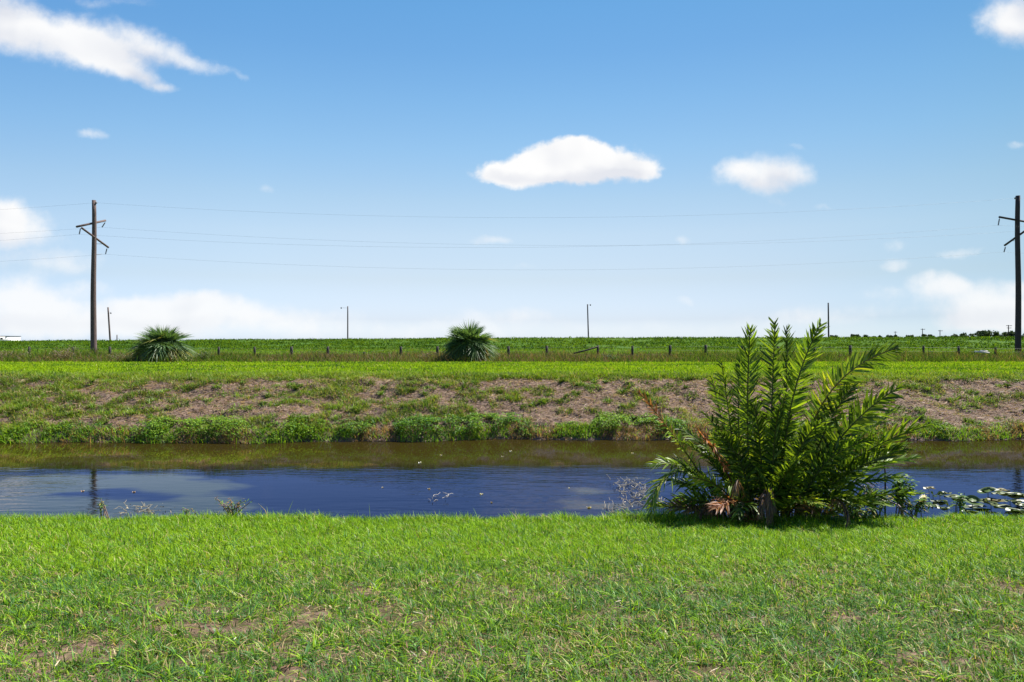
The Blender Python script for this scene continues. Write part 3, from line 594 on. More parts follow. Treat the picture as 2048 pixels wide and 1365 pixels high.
for hh in (.35, .62, .88):
    pts = []
    for (x, zt, zb) in ppos: pts.append((x, -.1, zb - .3 + (zt - zb) * hh))
    g = Geo(); g.tube(pts, .004, sides=4, cap=False); g.build('wire', M_STEEL, fe)
p, q = at(1146, 707.5, FD - .15), at(1197, 693.5, FD - .12)
g = Geo(); o_ = np.array([0, FD, .3]); g.tube([p - o_, (p + q) / 2 - o_ + np.array([0, 0, -.03]), q - o_], [.06, .055, .05], sides=7); g.build('brace_rail', M_POST, fe, True)
p, q = at(1606, 699, FD - .15), at(1631, 697, FD - .12)
g = Geo(); g.tube([p - o_, q - o_], [.05, .05], sides=7); g.build('brace_rail', M_RAIL, fe, True)
p, q = at(583.5, 697, FD - .12), at(588, 705, FD - .2)
# pale slab half hidden in the grass near the right pole
o = Geo(); rz = Matrix.Rotation(R(6), 4, 'Y') @ Matrix.Rotation(R(14), 4, 'Z'); c = at(1964, 705.5, 44.3)
o.box((0, 0, 0), (.75, .4, .10), rz); o.box((.2, .1, .09), (.35, .25, .07), rz)
tag(o.build('broken_slab', M_DEBRIS, loc=None), 'pale broken concrete slab lying in the fence grass near the right pole', 'slab').location = c + np.array([0, 0, .02])

# ------------------------------------------------------------------ far buildings and trees
bx_ = (-6 - 1024) / F * 300; zg = float(ground(bx_, 300))
bd = empty('storage_shed', (bx_, 300, zg), 'small white shed with a dark roof edge on the far left horizon', 'shed')
zt = CAM_Z + (682.5 - 673.0) / F * 300 - zg
g = Geo(); g.box((0, 0, zt / 2 - .1), (14.8, 8, zt - .2)); g.build('wall', M_WHITE, bd)
g = Geo(); g.box((0, 0, zt + .02), (15.2, 8.5, .24)); g.build('roof', M_ROOF, bd)
for wx in (3.2, 5.0):
    g = Geo(); g.box((wx, -4.02, zt - 1.05), (1.0, .10, .7)); w_ = g.build('window', M_GLASS, bd)
    g = Geo(); g.box((wx, -4.05, zt - 1.44), (1.2, .16, .08)); gg = g.build('sill', M_WHITE, w_)
g = Geo(); g.box((-1.5, -4.03, 1.1), (1.2, .08, 2.1)); g.build('door', M_ROOF, bd)

def far_tree(px, pytop, d, w_px, label, palm=False, seed=0):
    r_ = np.random.RandomState(seed); x = (px - 1024) / F * d; zb = float(ground(x, d)); zt = CAM_Z + (682.5 - pytop) / F * d; hgt = zt - zb; rad = w_px / F * d / 2
    o = empty('palm_tree' if palm else 'broadleaf_tree', (x, d, zb), label, 'tree', 'far trees on the right horizon')
    g = Geo(); tr = .22 if palm else .35
    th = hgt - rad if palm else hgt * .55
    g.tube([(0, 0, -.3), (.1, .05, th * .5), (.05, 0, th)], [tr, tr * .8, tr * .6], sides=8)
    if not palm:
        for a in np.linspace(0, 6.28, 5)[:-1]:
            g.tube([(.05, 0, th * .7), (np.cos(a) * rad * .35, np.sin(a) * rad * .35, th * 1.05), (np.cos(a) * rad * .6, np.sin(a) * rad * .6, min(hgt * .85, th * 1.3))], [tr * .5, tr * .3, tr * .12], sides=5)
    g.build('trunk', M_BARK, o, True)
    g = Geo(); n = 340 if palm else 900
    if palm:
        a = r_.uniform(0, 6.28, n); el = r_.uniform(-.7, 1.4, n); D = np.stack([np.cos(a) * np.cos(el), np.sin(a) * np.cos(el), np.sin(el)], 1)
        Sd = unit(np.cross(D, r_.normal(0, 1, (n, 3)))); g.straps(np.tile([.05, 0, th], (n, 1)), D, Sd, np.tile([0, 0, -.4], (n, 1)), r_.uniform(.7, 1.15, n) * rad, r_.uniform(.1, .25, n), np.array([.03, .06, .02]) * r_.uniform(.6, 1.4, (n, 1)), (.6, 1, 0))
    else:
        nl = 9; c = np.stack([r_.uniform(-.75, .75, nl) * rad, r_.uniform(-.6, .6, nl) * rad, hgt * r_.uniform(.45, .86, nl)], 1); cr_ = r_.uniform(.3, .5, nl) * min(rad, hgt * .45)
        i = r_.randint(0, nl, n); P_ = c[i] + unit(r_.normal(0, 1, (n, 3))) * (cr_[i] * r_.uniform(.45, 1.05, n))[:, None] * np.array([1.25, 1, .8])
        P_[:, 2] = np.minimum(P_[:, 2], hgt); D = unit(r_.normal(0, 1, (n, 3))); Sd = unit(np.cross(D, r_.normal(0, 1, (n, 3))))
        g.straps(P_, D, Sd, np.zeros((n, 3)), r_.uniform(.5, 1.1, n), r_.uniform(.4, .9, n), np.array([.035, .06, .02]) * r_.uniform(.6, 1.5, (n, 1)) * r_.uniform(.8, 1.2, (n, 3)), (.6, 1, 0))
    g.build('crown', M_TREE, o)
    return o
TR = [(1668, 671, 420, 14, 0, 'tiny dark bush crown beside the thin pole above the fern'), (1712, 669, 430, 22, 0, 'low dark tree just left of the far palm on the horizon'), (1731, 665.5, 420, 17, 1, 'fan palm silhouette poking above the levee, right of the fern'),
      (1783, 670.5, 450, 30, 0, 'low dark tree around the leftmost small far pole'), (1815, 671, 480, 26, 0, 'low dark tree midway between two small far poles'), (1848, 668, 480, 42, 0, 'rounded tree behind the second small far pole'),
      (1890, 670, 500, 40, 0, 'low tree behind the third small far pole'), (1918, 669, 500, 34, 0, 'low tree left of the tall dark clump on the horizon'), (1942, 666, 480, 34, 0, 'mid height tree at the left foot of the tall dark clump'),
      (1966, 659.5, 460, 32, 0, 'taller rounded tree starting the dark clump on the right horizon'), (1990, 660.5, 460, 36, 0, 'rounded tree in the middle of the dark clump on the right horizon'), (2012, 661, 460, 32, 0, 'tree behind the far pole with two crossarms'),
      (2032, 664, 460, 36, 0, 'tree half hidden by the dark right power pole'), (2056, 662, 470, 40, 0, 'tree at the right edge of the photo beyond the dark pole'), (1752, 672, 470, 26, 0, 'very low tree just right of the far palm on the horizon')]
for i, (px, py, d, w_, pm, lb) in enumerate(TR): far_tree(px, py, d, w_, lb, bool(pm), 200 + i)

# ------------------------------------------------------------------ fan palms
def fan_mesh(seed, cols, droop, size, ti=.8):
    r_ = np.random.RandomState(seed); g = Geo(); n = 34
    pl = size * .85; hub = np.array([pl, 0, -.06 * pl])
    g.tube([(0, 0, 0), (pl * .5, 0, .03 * pl), hub], [.022, .017, .012], (.10, .15, .04), sides=5, cap=False)
    a = np.linspace(-2.25, 2.25, n) + r_.normal(0, .03, n)
    D = np.stack([np.cos(a), np.sin(a), .18 * np.abs(np.sin(a)) - .05 + r_.normal(0, .05, n)], 1); D = unit(D); D = np.stack([D[:, 0] * math.cos(ti) + D[:, 2] * math.sin(ti), D[:, 1], -D[:, 0] * math.sin(ti) + D[:, 2] * math.cos(ti)], 1)
    up = np.array([0, 0, 1.]); Sd = unit(np.cross(D, up) + up * (np.where(np.arange(n) % 2 == 0, .8, -.8))[:, None])
    B = np.tile([0.12, 0, -droop], (n, 1)) * r_.uniform(.6, 1.4, (n, 1))
    col = np.asarray(cols)[r_.randint(0, len(cols), n)] * r_.uniform(.75, 1.25, (n, 1))
    g.straps(np.tile(hub, (n, 1)), D, Sd, B, size * (.72 + .38 * np.cos(a * .62)) * r_.uniform(.9, 1.08, n), np.full(n, .085 * size), col, (.35, 1, .75, .35, 0))
    return g.mesh('fan_leaf', M_PALM)
G1, G2 = [(.075, .145, .05), (.105, .18, .065), (.06, .12, .05)], [(.23, .23, .06), (.16, .18, .05), (.11, .15, .04)]
G3 = [(.36, .24, .09), (.26, .19, .08), (.20, .16, .06)]
FANU = [fan_mesh(11, G1, .12, 1.0, .12), fan_mesh(12, G1, .2, 1.0, .3), fan_mesh(13, G1 + [(.08, .13, .04)], .15, 1.0, .2)]
FANS = [fan_mesh(1, G1, .25, 1.0), fan_mesh(2, G1, .45, 1.05), fan_mesh(3, G1, .15, .95)]
FANY = [fan_mesh(4, G2, .5, 1.0), fan_mesh(5, G2, .6, .95)]
FANB = [fan_mesh(6, G3, .9, .9)]
def fan_palm(px, d, hgt, width, n, label, seed, yel, clusters):
    r_ = random.Random(seed); x = (px - 1024) / F * d; zb = float(ground(x, d)); o = empty('fan_palm', (x, d, zb), label, 'palm', 'fan palms by the fence')
    g = Geo(); ch = hgt * .40; zz = np.linspace(-.2, ch, 7); g.tube(np.stack([0 * zz, 0 * zz, zz], 1), np.array([.3, .32, .27, .3, .25, .26, .16]), sides=10)
    g.build('trunk', M_BARK, o, True)
    for i in range(n):
        t = i / (n - 1); el = math.asin(1 - 1.5 * t) + math.radians(r_.uniform(-7, 7)); az = i * 2.39996 + r_.uniform(-.2, .2)
        rx, rz_ = width / 2 * .98, hgt - ch
        reach = 1 / math.sqrt((math.cos(el) / rx) ** 2 + (math.sin(el) / (rz_ if el > 0 else ch * 1.6)) ** 2)
        sc = reach / 1.86 * r_.uniform(.9, 1.04)
        front = math.sin(az) < .2
        me = (r_.choice(FANB) if (t > .82 and r_.random() < .45) else r_.choice(FANY) if r_.random() < yel * (1.5 if t > .45 else .3) else r_.choice(FANU if el > .55 else FANS))
        c = bpy.data.objects.new('fan_leaf', me); COL.objects.link(c); c.parent = o
        sc = max(sc, .55)
        c.matrix_local = Matrix.Translation((0, 0, ch * (1 - .25 * t))) @ Matrix.Rotation(az, 4, 'Z') @ Matrix.Rotation(-el, 4, 'Y') @ Matrix.Rotation(r_.uniform(-.5, .5), 4, 'X') @ Matrix.Diagonal((sc, sc, sc, 1))
    for (az, z0, ln, colr) in clusters:
        rr = np.random.RandomState(int(abs(az) * 100) + 5); m_ = 260; g = Geo(); ctr = np.array([math.cos(az), math.sin(az), 0.])
        stem = np.array([ctr * s_ * ln + np.array([0, 0, z0 + .55 * ln * s_ - 1.0 * ln * s_ * s_]) for s_ in np.linspace(0, 1, 9)])
        g.tube(stem, np.linspace(.03, .012, 9), (.2, .17, .06), sides=5); s_ = rr.uniform(.45, 1, m_); P_ = np.stack([np.interp(s_, np.linspace(0, 1, 9), stem[:, k_]) for k_ in range(3)], 1)
        D = unit(rr.normal(0, 1, (m_, 3)) + np.array([0, 0, -.9]) + ctr * .4); Sd = unit(np.cross(D, rr.normal(0, 1, (m_, 3))))
        g.straps(P_, D, Sd, np.tile([0, 0, -.3], (m_, 1)), rr.uniform(.12, .32, m_), rr.uniform(.02, .045, m_), np.array(colr) * rr.uniform(.6, 1.3, (m_, 1)), (.6, 1, .6))
        g.build('flower_stalk', M_PALM, o)
    return o
fan_palm(326, 41.6, 2.3, 4.2, 80, 'broad low fan palm with yellowing leaves beside the left power pole', 3, .6, [])
fan_palm(938, 41.6, 2.62, 3.5, 90, 'round dark green fan palm with an orange seed stalk at the centre of the fence', 8, .16, [(-.55, 1.15, 1.35, (.42, .27, .06)), (-2.45, 1.05, 1.2, (.17, .19, .04))])

# brown shrubs tangled in the fence grass
def shrub(px, d, hgt, wid, cols, label, seed, n=900, leaf=.07, group='small shrubs tangled in the fence grass'):
    r_ = np.random.RandomState(seed); x = (px - 1024) / F * d; zb = float(ground(x, d)); o = empty('shrub', (x, d, zb), label, 'shrub', group)
    g = Geo(); tips = []
    for i in range(16):
        a = r_.uniform(0, 6.28); rr = wid / 2 * r_.uniform(.3, 1); tip = np.array([math.cos(a) * rr, math.sin(a) * rr * .8, hgt * r_.uniform(.55, 1)])
        g.tube([(0, 0, -.05), tip * np.array([.35, .35, .55]), tip], [.018, .011, .005], (.16, .12, .10), sides=4, cap=False); tips.append(tip)
    g.build('stem', M_ATTR, o)
    g = Geo(); i = r_.randint(0, 16, n); f_ = r_.uniform(.35, 1, (n, 1)); P_ = np.asarray(tips)[i] * f_ + r_.normal(0, .06 * wid, (n, 3)) * np.array([1, 1, .5]); P_[:, 2] = np.abs(P_[:, 2])
    D = unit(r_.normal(0, 1, (n, 3)) + np.array([0, 0, .3])); Sd = unit(np.cross(D, r_.normal(0, 1, (n, 3))))
    g.straps(P_, D, Sd, np.tile([0, 0, -.2], (n, 1)), r_.uniform(.6, 1.3, n) * leaf, r_.uniform(.4, .7, n) * leaf, np.asarray(cols)[r_.randint(0, len(cols), n)] * r_.uniform(.7, 1.3, (n, 1)), (.4, 1, .7, 0))
    g.build('foliage', M_WEED, o); return o
BR = [(.20, .15, .10), (.15, .12, .075), (.12, .15, .04)]; GN = [(.09, .15, .03), (.05, .11, .025), (.14, .15, .06)]
shrub(128, 42.5, .95, 2.6, BR, 'dry brownish shrub left of the tall brown power pole', 31, 1300)
shrub(20, 42.5, .7, 2.2, BR, 'dry brownish shrub at the far left edge of the fence', 32, 900)
shrub(240, 42.5, .6, 2.0, BR + GN, 'low mixed shrub between the brown power pole and the broad palm', 33, 800)
shrub(408, 42.3, .75, 1.6, GN, 'green shrub at the right foot of the broad palm', 34, 700)
shrub(852, 42.2, .6, 1.6, BR, 'brownish shrub at the left foot of the round palm', 35, 600)
shrub(2042, 47.5, .6, 1.2, BR, 'dry shrub at the foot of the dark right power pole', 36, 500)
shrub(1225, 42.4, .5, 1.4, GN, 'small green shrub right of the slumped brace rail', 37, 600)

# ------------------------------------------------------------------ giant leather fern on the near shore
FB = np.array([3.62, 9.45, 0.0]); FB[2] = float(ground(FB[0], FB[1]))
fern = empty('leather_fern', FB, 'huge dark green leather fern with long upright fronds on the near bank', 'fern')
FG = np.array([(.07, .125, .014), (.11, .185, .016), (.17, .25, .02), (.035, .07, .014)])
FY = np.array([(.30, .34, .03), (.20, .28, .025), (.12, .21, .02)])
FR = np.array([(.24, .09, .035), (.30, .14, .05), (.14, .055, .03)])
FDd = np.array([(.26, .14, .07), (.15, .08, .045), (.34, .21, .11)])
fr_rs = np.random.RandomState(77)
def frond(p0, p1, p2, pin, kind='g', roll=None, start=.22, npair=None, droop=.25, wilt=0., tipk=None, p3=None):
    """cubic/quadratic rachis p0>p1>p2 (world), pinnae both sides of length pin"""
    r_ = fr_rs; p0, p1, p2 = [np.asarray(p, float) - FB for p in (p0, p1, p2)]
    t = np.linspace(0, 1, 22)[:, None]
    C_ = (1 - t) ** 2 * p0 + 2 * t * (1 - t) * p1 + t * t * p2
    if p3 is not None:
        p3 = np.asarray(p3, float) - FB; C_ = (1 - t) ** 3 * p0 + 3 * t * (1 - t) ** 2 * p1 + 3 * t * t * (1 - t) * p2 + t ** 3 * p3
    seg = np.linalg.norm(np.diff(C_, axis=0), axis=1); Ls = np.concatenate([[0], np.cumsum(seg)]); Ln = Ls[-1]
    g = Geo(); stemc = {'g': (.11, .13, .035), 'y': (.2, .17, .05), 'r': (.16, .07, .035), 'd': (.12, .08, .055)}[kind]
    g.tube(C_, np.linspace(.014, .007, 22), stemc, sides=6)
    npair = npair or max(10, int(Ln * (1 - start) / .025))
    s_ = np.repeat(start + (1 - start) * (np.arange(npair) + .5) / npair, 2) + r_.normal(0, .004, npair * 2); s_ = np.clip(s_, 0, .995)
    side = np.tile([1., -1.], npair); s_[1::2] += .012; s_ = np.clip(s_, 0, .985)
    P_ = np.stack([np.interp(s_ * Ln, Ls, C_[:, k_]) for k_ in range(3)], 1)
    Tg = np.gradient(C_, axis=0); T_ = unit(np.stack([np.interp(s_ * Ln, Ls, Tg[:, k_]) for k_ in range(3)], 1))
    end = unit(C_[-1] - C_[0]); sidev = np.cross(end, np.array([0, 0, 1.]))
    if np.linalg.norm(sidev) < .25: sidev = np.array([1., 0, 0])
    sidev = unit(sidev); roll = r_.uniform(-.7, .7) if roll is None else roll
    nrm0 = unit(np.cross(sidev, end)); lat0 = sidev * math.cos(roll) + nrm0 * math.sin(roll)
    lat = unit(lat0[None] - T_ * (T_ @ lat0)[:, None]); nm = unit(np.cross(lat, T_)); nm *= np.sign((nm @ np.array([0, 0, 1.])) + .3)[:, None]
    f_ = (s_ - start) / (1 - start); ang = np.radians(57 - 30 * f_ ** 1.5 + r_.normal(0, 6, len(s_)))
    D = T_ * np.cos(ang)[:, None] + lat * (side * np.sin(ang))[:, None] + nm * (.28 + r_.normal(0, .2, len(s_)))[:, None] + T_ * r_.normal(0, .14, (len(s_), 1))
    D = unit(D + np.array([0, 0, -wilt])); W_ = unit(np.cross(D, nm) + nm * r_.normal(.0, .6, len(s_))[:, None])
    shape = np.minimum(1, .55 + 2.2 * f_) * np.clip(1 - f_ ** 5 * .65, .2, 1)
    ln_ = pin * 1.48 * shape * r_.uniform(.7, 1.15, len(s_)) * np.where(r_.uniform(0, 1, len(s_)) < .05, .4, 1)
    cols = {'g': FG, 'y': FY, 'r': FR, 'd': FDd}[kind]; ci = r_.randint(0, len(cols), len(s_)); col = cols[ci] * r_.uniform(.75, 1.25, (len(s_), 1))
    tone = r_.uniform(.8, 1.25); col = col * tone
    if tipk:
        tc2 = {'g': FG, 'y': FY, 'r': FR, 'd': FDd}[tipk]; mk_ = f_ > .55 + r_.normal(0, .08, len(s_)); col[mk_] = tc2[r_.randint(0, len(tc2), len(s_))][mk_]
    wd = np.clip(pin * .14, .015, .031) * r_.uniform(.85, 1.15, len(s_)) * np.clip(shape + .25, .5, 1)
    if kind == 'd': wd *= .8
    B = np.array([0, 0, -1.]) * droop * r_.uniform(.3, 1.6, (len(s_), 1)) + T_ * .12
    g.straps(P_, D, W_, B, ln_, wd, col, (.45, 1, .95, .7, 0))
    g.build('frond', M_FERN, fern)
def fp(px, py, d): return at(px, py, d)
# fronds that can be told apart in the photograph: base, bend, tip
frond(fp(1500, 1010, 9.5), fp(1490, 800, 9.4), fp(1501, 656, 9.3), .17, 'g', .3, .45, droop=-.1)
frond(fp(1535, 1010, 9.5), fp(1545, 800, 9.5), fp(1550, 643, 9.4), .20, 'g', 1.0, .35, tipk=None, droop=.25)
frond(fp(1560, 1010, 9.6), fp(1575, 820, 9.6), fp(1574, 656, 9.7), .16, 'g', -.4, .4, droop=0)
frond(fp(1565, 1010, 9.5), fp(1560, 800, 9.3), fp(1642, 647, 9.1), .20, 'g', .5, .35, droop=.1)
frond(fp(1590, 1000, 9.5), fp(1612, 745, 9.2), fp(1797, 696, 8.7), .21, 'y', 1.2, .38, droop=.15, tipk='g')
frond(fp(1600, 1010, 9.5), fp(1640, 850, 9.2), fp(1705, 775, 8.9), .24, 'g', .5, .25)
frond(fp(1605, 1015, 9.5), fp(1660, 860, 9.1), fp(1796, 776, 8.7), .24, 'g', .9, .25)
frond(fp(1610, 1020, 9.5), fp(1690, 900, 9.1), fp(1853, 852, 8.7), .25, 'g', .5, .25, droop=.1)
frond(fp(1610, 1020, 9.5), fp(1690, 930, 9.0), fp(1815, 898, 8.6), .23, 'g', .6, .25)
frond(fp(1600, 1020, 9.6), fp(1680, 890, 9.8), fp(1800, 815, 10.2), .23, 'g', .4, .25)
frond(fp(1470, 1010, 9.5), fp(1450, 850, 9.6), fp(1422, 752, 9.6), .13, 'g', .7, .4)
frond(fp(1480, 1010, 9.5), fp(1462, 850, 9.4), fp(1443, 722, 9.3), .17, 'g', .9, .35)
frond(fp(1490, 1010, 9.6), fp(1470, 850, 9.8), fp(1480, 715, 9.9), .16, 'g', .3, .35)
frond(fp(1440, 1010, 9.4), fp(1360, 880, 9.2), fp(1276, 783, 8.9), .13, 'y', 1.1, .3, tipk='r')
frond(fp(1480, 1000, 9.2), fp(1440, 910, 8.9), fp(1397, 864, 8.6), .17, 'r', .6, .35, droop=.4)
frond(fp(1440, 1010, 9.5), fp(1390, 915, 9.4), fp(1305, 929, 9.2), .19, 'g', .3, .2, droop=.35)
frond(fp(1440, 1012, 9.4), fp(1410, 905, 9.0), fp(1300, 930, 8.8), .16, 'g', 0., .3, p3=fp(1302, 1028, 8.7), droop=.45, tipk='y')
frond(fp(1430, 1015, 9.4), fp(1370, 960, 9.5), fp(1330, 960, 9.6), .16, 'g', .2, .2, droop=.4)
# lower fronds leaning towards the lawn
frond(fp(1540, 1030, 9.3), fp(1560, 960, 8.9), fp(1582, 935, 8.5), .22, 'g', .1, .2)
frond(fp(1550, 1030, 9.3), fp(1590, 980, 8.9), fp(1585, 945, 8.6), .20, 'g', .4, .2)
frond(fp(1560, 1035, 9.2), fp(1590, 985, 8.7), fp(1640, 1010, 8.35), .21, 'y', .1, .15, droop=.35)
frond(fp(1500, 1030, 9.2), fp(1480, 985, 8.7), fp(1432, 1018, 8.35), .19, 'r', .1, .15, droop=.4)
frond(fp(1500, 1030, 9.2), fp(1500, 985, 8.6), fp(1475, 1030, 8.3), .17, 'g', .1, .15, droop=.45)
frond(fp(1480, 1000, 9.2), fp(1478, 930, 8.75), fp(1470, 985, 8.55), .10, 'd', .4, .3, droop=.6, wilt=1.2)
frond(fp(1540, 1000, 9.2), fp(1545, 935, 8.6), fp(1538, 1040, 8.35), .12, 'd', .4, .3, droop=.6, wilt=1.4)
frond(fp(1535, 1000, 9.2), fp(1530, 950, 8.65), fp(1520, 1030, 8.45), .11, 'd', .1, .3, droop=.6, wilt=1.4)
frond(fp(1640, 995, 9.1), fp(1690, 985, 8.6), fp(1705, 1030, 8.3), .06, 'd', .4, .1, p3=fp(1690, 1058, 8.25), droop=.6, wilt=1.0)
frond(fp(1400, 1035, 9.5), fp(1390, 990, 9.2), fp(1370, 1025, 9.0), .12, 'd', .4, .2, droop=.6, wilt=1.)
frond(fp(1450, 1030, 9.4), fp(1430, 985, 9.1), fp(1400, 1030, 8.9), .13, 'd', .2, .2, droop=.6, wilt=.8)
# the mass of the plant
for i in range(69):
    r_ = fr_rs; t = (i + .5) / 69; az = i * 2.39996; b = FB + np.array([math.cos(az) * .62 * t ** .5 * 1.25 - .05, math.sin(az) * .32 * t ** .5, 0]); b[2] = max(float(ground(b[0], b[1])), WATER_Z) - .02
    incl = (.14 + 1.02 * t ** .8) * r_.uniform(.85, 1.15); ln = r_.uniform(1.6, 2.25) * (1 - .36 * t)
    if t > .55: ln *= 1 - .55 * (t - .55) - (.25 * (t - .55) / .45 if math.cos(az) > .2 else 0)
    if math.cos(az) < -.3: ln *= .86 if t < .5 else .68
    d_ = np.array([math.cos(az) * math.sin(incl) * 1.15, math.sin(az) * math.sin(incl) * .8, math.cos(incl)])
    mid = b + np.array([d_[0] * .3, d_[1] * .3, d_[2] * 1.1]) * ln * .66; tip = b + d_ * ln + np.array([0, 0, -.22 * t * ln])
    frond(b, mid, tip, r_.uniform(.15, .215), 'd' if (t > .68 and r_.random_sample() < .4) else 'y' if r_.random_sample() < .2 else 'g', r_.uniform(-1.3, 1.3), r_.uniform(.15, .3), droop=r_.uniform(.1, .5))
g = Geo()
for i in range(70):
    a = fr_rs.uniform(0, 6.28); rr = fr_rs.uniform(.1, .75); p = np.array([math.cos(a) * rr * 1.15, math.sin(a) * rr * .5, fr_rs.uniform(-.25, .05)])
    q = p * np.array([1.25, 1.25, 0]) + np.array([0, 0, fr_rs.uniform(.15, .5)]); g.tube([p, (p + q) / 2 + fr_rs.normal(0, .04, 3), q], [.03, .02, .008], np.array([.09, .06, .045]) * fr_rs.uniform(.6, 1.6), sides=5)
g.build('rootstock', M_ATTR, fern)

# ------------------------------------------------------------------ waterside bits on the near shore
def leafy(px, py, d, hgt, wid, n, leaf, cols, label, seed, stems=9, lean=(0, 0)):
    r_ = np.random.RandomState(seed); b = at(px, py, d); o = empty('waterside_shrub', b, label, 'shrub'); g = Geo(); tips = []
    for i in range(stems):
        tip = np.array([r_.uniform(-.5, .5) * wid + lean[0], r_.uniform(-.25, .25) * wid + lean[1], hgt * r_.uniform(.6, 1)]); m_ = tip * np.array([.35, .35, .55]) + r_.normal(0, .03, 3)
        g.tube([(r_.normal(0, .04), r_.normal(0, .04), -.12), m_, tip], [.009, .006, .003], (.17, .11, .08), sides=5, cap=False); tips.append((m_, tip))
    g.build('stem', M_ATTR, o); g = Geo(); i = r_.randint(0, stems, n); f_ = r_.uniform(-.2, 1, (n, 1)); m_ = np.array([t_[0] for t_ in tips])[i]; e_ = np.array([t_[1] for t_ in tips])[i]
    P_ = m_ * (1 - f_) + e_ * f_ + r_.normal(0, .02, (n, 3)); a = r_.uniform(0, 6.28, n); el = r_.uniform(-.5, .7, n)
    D = np.stack([np.cos(a) * np.cos(el), np.sin(a) * np.cos(el), np.sin(el)], 1); Sd = unit(np.stack([-np.sin(a), np.cos(a), r_.uniform(-.4, .4, n)], 1))
    g.straps(P_, D, Sd, np.tile([0, 0, -.35], (n, 1)), r_.uniform(.7, 1.3, n) * leaf, r_.uniform(.25, .4, n) * leaf, np.asarray(cols)[r_.randint(0, len(cols), n)] * r_.uniform(.7, 1.3, (n, 1)), (.3, 1, .75, 0))
    g.build('foliage', M_WEED, o); return o
LG = [(.08, .17, .03), (.12, .21, .035), (.05, .12, .03)]; LM = LG + [(.25, .22, .05)]
leafy(1800, 1022, 9.55, .56, .40, 420, .085, LG, 'bushy green waterside plant right of the fern, beside the thin stake', 41, 12, (.02, 0))
leafy(1755, 1030, 9.4, .40, .55, 420, .08, LM, 'low tangled green plant at the right foot of the fern', 42, 12)
leafy(1830, 1035, 9.35, .28, .45, 260, .07, LM, 'low green weed at the grass edge below the bushy waterside plant', 43)
leafy(1920, 1032, 9.4, .36, .14, 70, .08, LG, 'slender upright green weed among the lily pads', 44, 3)
leafy(1715, 1045, 9.0, .26, .5, 260, .07, LM, 'low weed in front of the fern beside the curled dead frond', 45)
leafy(468, 1026, 9.4, .22, .55, 120, .05, LM + [(.2, .1, .05)], 'sprawling green and brown weed at the left water edge', 46, 14)
leafy(208, 1030, 9.4, .24, .22, 40, .05, LM, 'thin sprig standing at the water edge under the pole reflection', 47, 5)
leafy(380, 1034, 9.3, .16, .25, 50, .04, LM, 'tiny sprig at the water edge left of the sprawling weed', 48, 5)
def tangle(px, py, d, wid, dep, n, label, seed, col):
    r_ = np.random.RandomState(seed); b = at(px, py, d); b[2] = WATER_Z; g = Geo()
    for i in range(n):
        p = np.array([r_.uniform(-.5, .5) * wid, r_.uniform(-.5, .5) * dep, r_.uniform(-.02, .05)]); pts = [p]; a = r_.uniform(0, 6.28)
        for k_ in range(5):
            a += r_.normal(0, .7); p = p + np.array([math.cos(a) * .05, math.sin(a) * .06, r_.uniform(-.02, .045)]); p[2] = max(p[2], -.01); pts.append(p)
        g.tube(pts, [.004, .004, .0035, .003, .003, .002], np.array(col) * r_.uniform(.6, 1.4), sides=4)
    bb = np.array([[-.5, -.3], [-.2, .35], [.1, -.35], [.3, .3], [.5, -.2]]) * [wid, dep]; g.tube(np.c_[bb, np.full(5, -.012)], .005, np.array(col), sides=4)
    m_ = n * 2; P_ = np.stack([r_.uniform(-.5, .5, m_) * wid, r_.uniform(-.5, .5, m_) * dep, r_.uniform(.0, .1, m_)], 1); D = unit(r_.normal(0, 1, (m_, 3))); Sd = unit(np.cross(D, r_.normal(0, 1, (m_, 3))))
    g.straps(P_, D, Sd, np.zeros((m_, 3)), r_.uniform(.02, .045, m_), r_.uniform(.012, .02, m_), np.array(col) * 1.2 * r_.uniform(.6, 1.5, (m_, 1)), (.5, 1, 0))
    o = g.build('floating_twigs', M_ATTR); o.location = b; return tag(o, label, 'twigs')
tangle(1272, 990, 11.6, .62, 2.0, 60, 'tangle of pale dead twigs standing in the water left of the fern', 51, (.26, .23, .17))
tangle(1240, 1018, 10.4, .5, .5, 16, 'few pale twigs by the lawn edge left of the fern', 52, (.26, .22, .16))
tangle(1740, 975, 12.0, .5, 1.5, 26, 'dark twigs in the water behind the right side of the fern', 53, (.14, .11, .10))
tangle(880, 1000, 11.2, .25, .3, 4, 'thin pale twig floating alone in the middle of the canal', 54, (.3, .27, .22))
tangle(300, 1018, 10.4, .8, .3, 14, 'sparse floating twigs at the lawn edge near the left cloud reflection', 55, (.24, .2, .12))
# branch, stake
p0, p1, p2, p3 = at(1742, 988, 9.5), at(1786, 1000, 9.3), at(1815, 1028, 9.05), at(1852, 1056, 8.8)
g = Geo(); o0 = p3.copy(); tt = np.linspace(0, 1, 14)[:, None]; c = (1 - tt) ** 3 * p0 + 3 * tt * (1 - tt) ** 2 * p1 + 3 * tt * tt * (1 - tt) * p2 + tt ** 3 * p3; c += rs.normal(0, .006, c.shape)
g.tube(c - o0, np.linspace(.009, .016, 14), sides=7)
g.tube(np.array([c[4], c[4] + np.array([.1, 0, -.05]), c[4] + np.array([.17, 0, -.16])]) - o0, [.008, .006, .004], sides=5)
o = g.build('fallen_branch', M_DRIFT, None, True); o.location = o0; tag(o, 'grey bare branch leaning from the water onto the lawn right of the fern', 'branch')
g = Geo(); b = at(1770, 1008, 9.8); g.tube([(0, 0, -.3), (.004, 0, .25), (0, 0, .53)], [.012, .012, .011], sides=7); g.tube([(0, 0, .53), (0, 0, .545)], [.016, .014], sides=7)
o = g.build('stake', M_POLED, None, True); o.location = b; tag(o, 'thin dark upright stake beside the bushy waterside plant', 'stake')

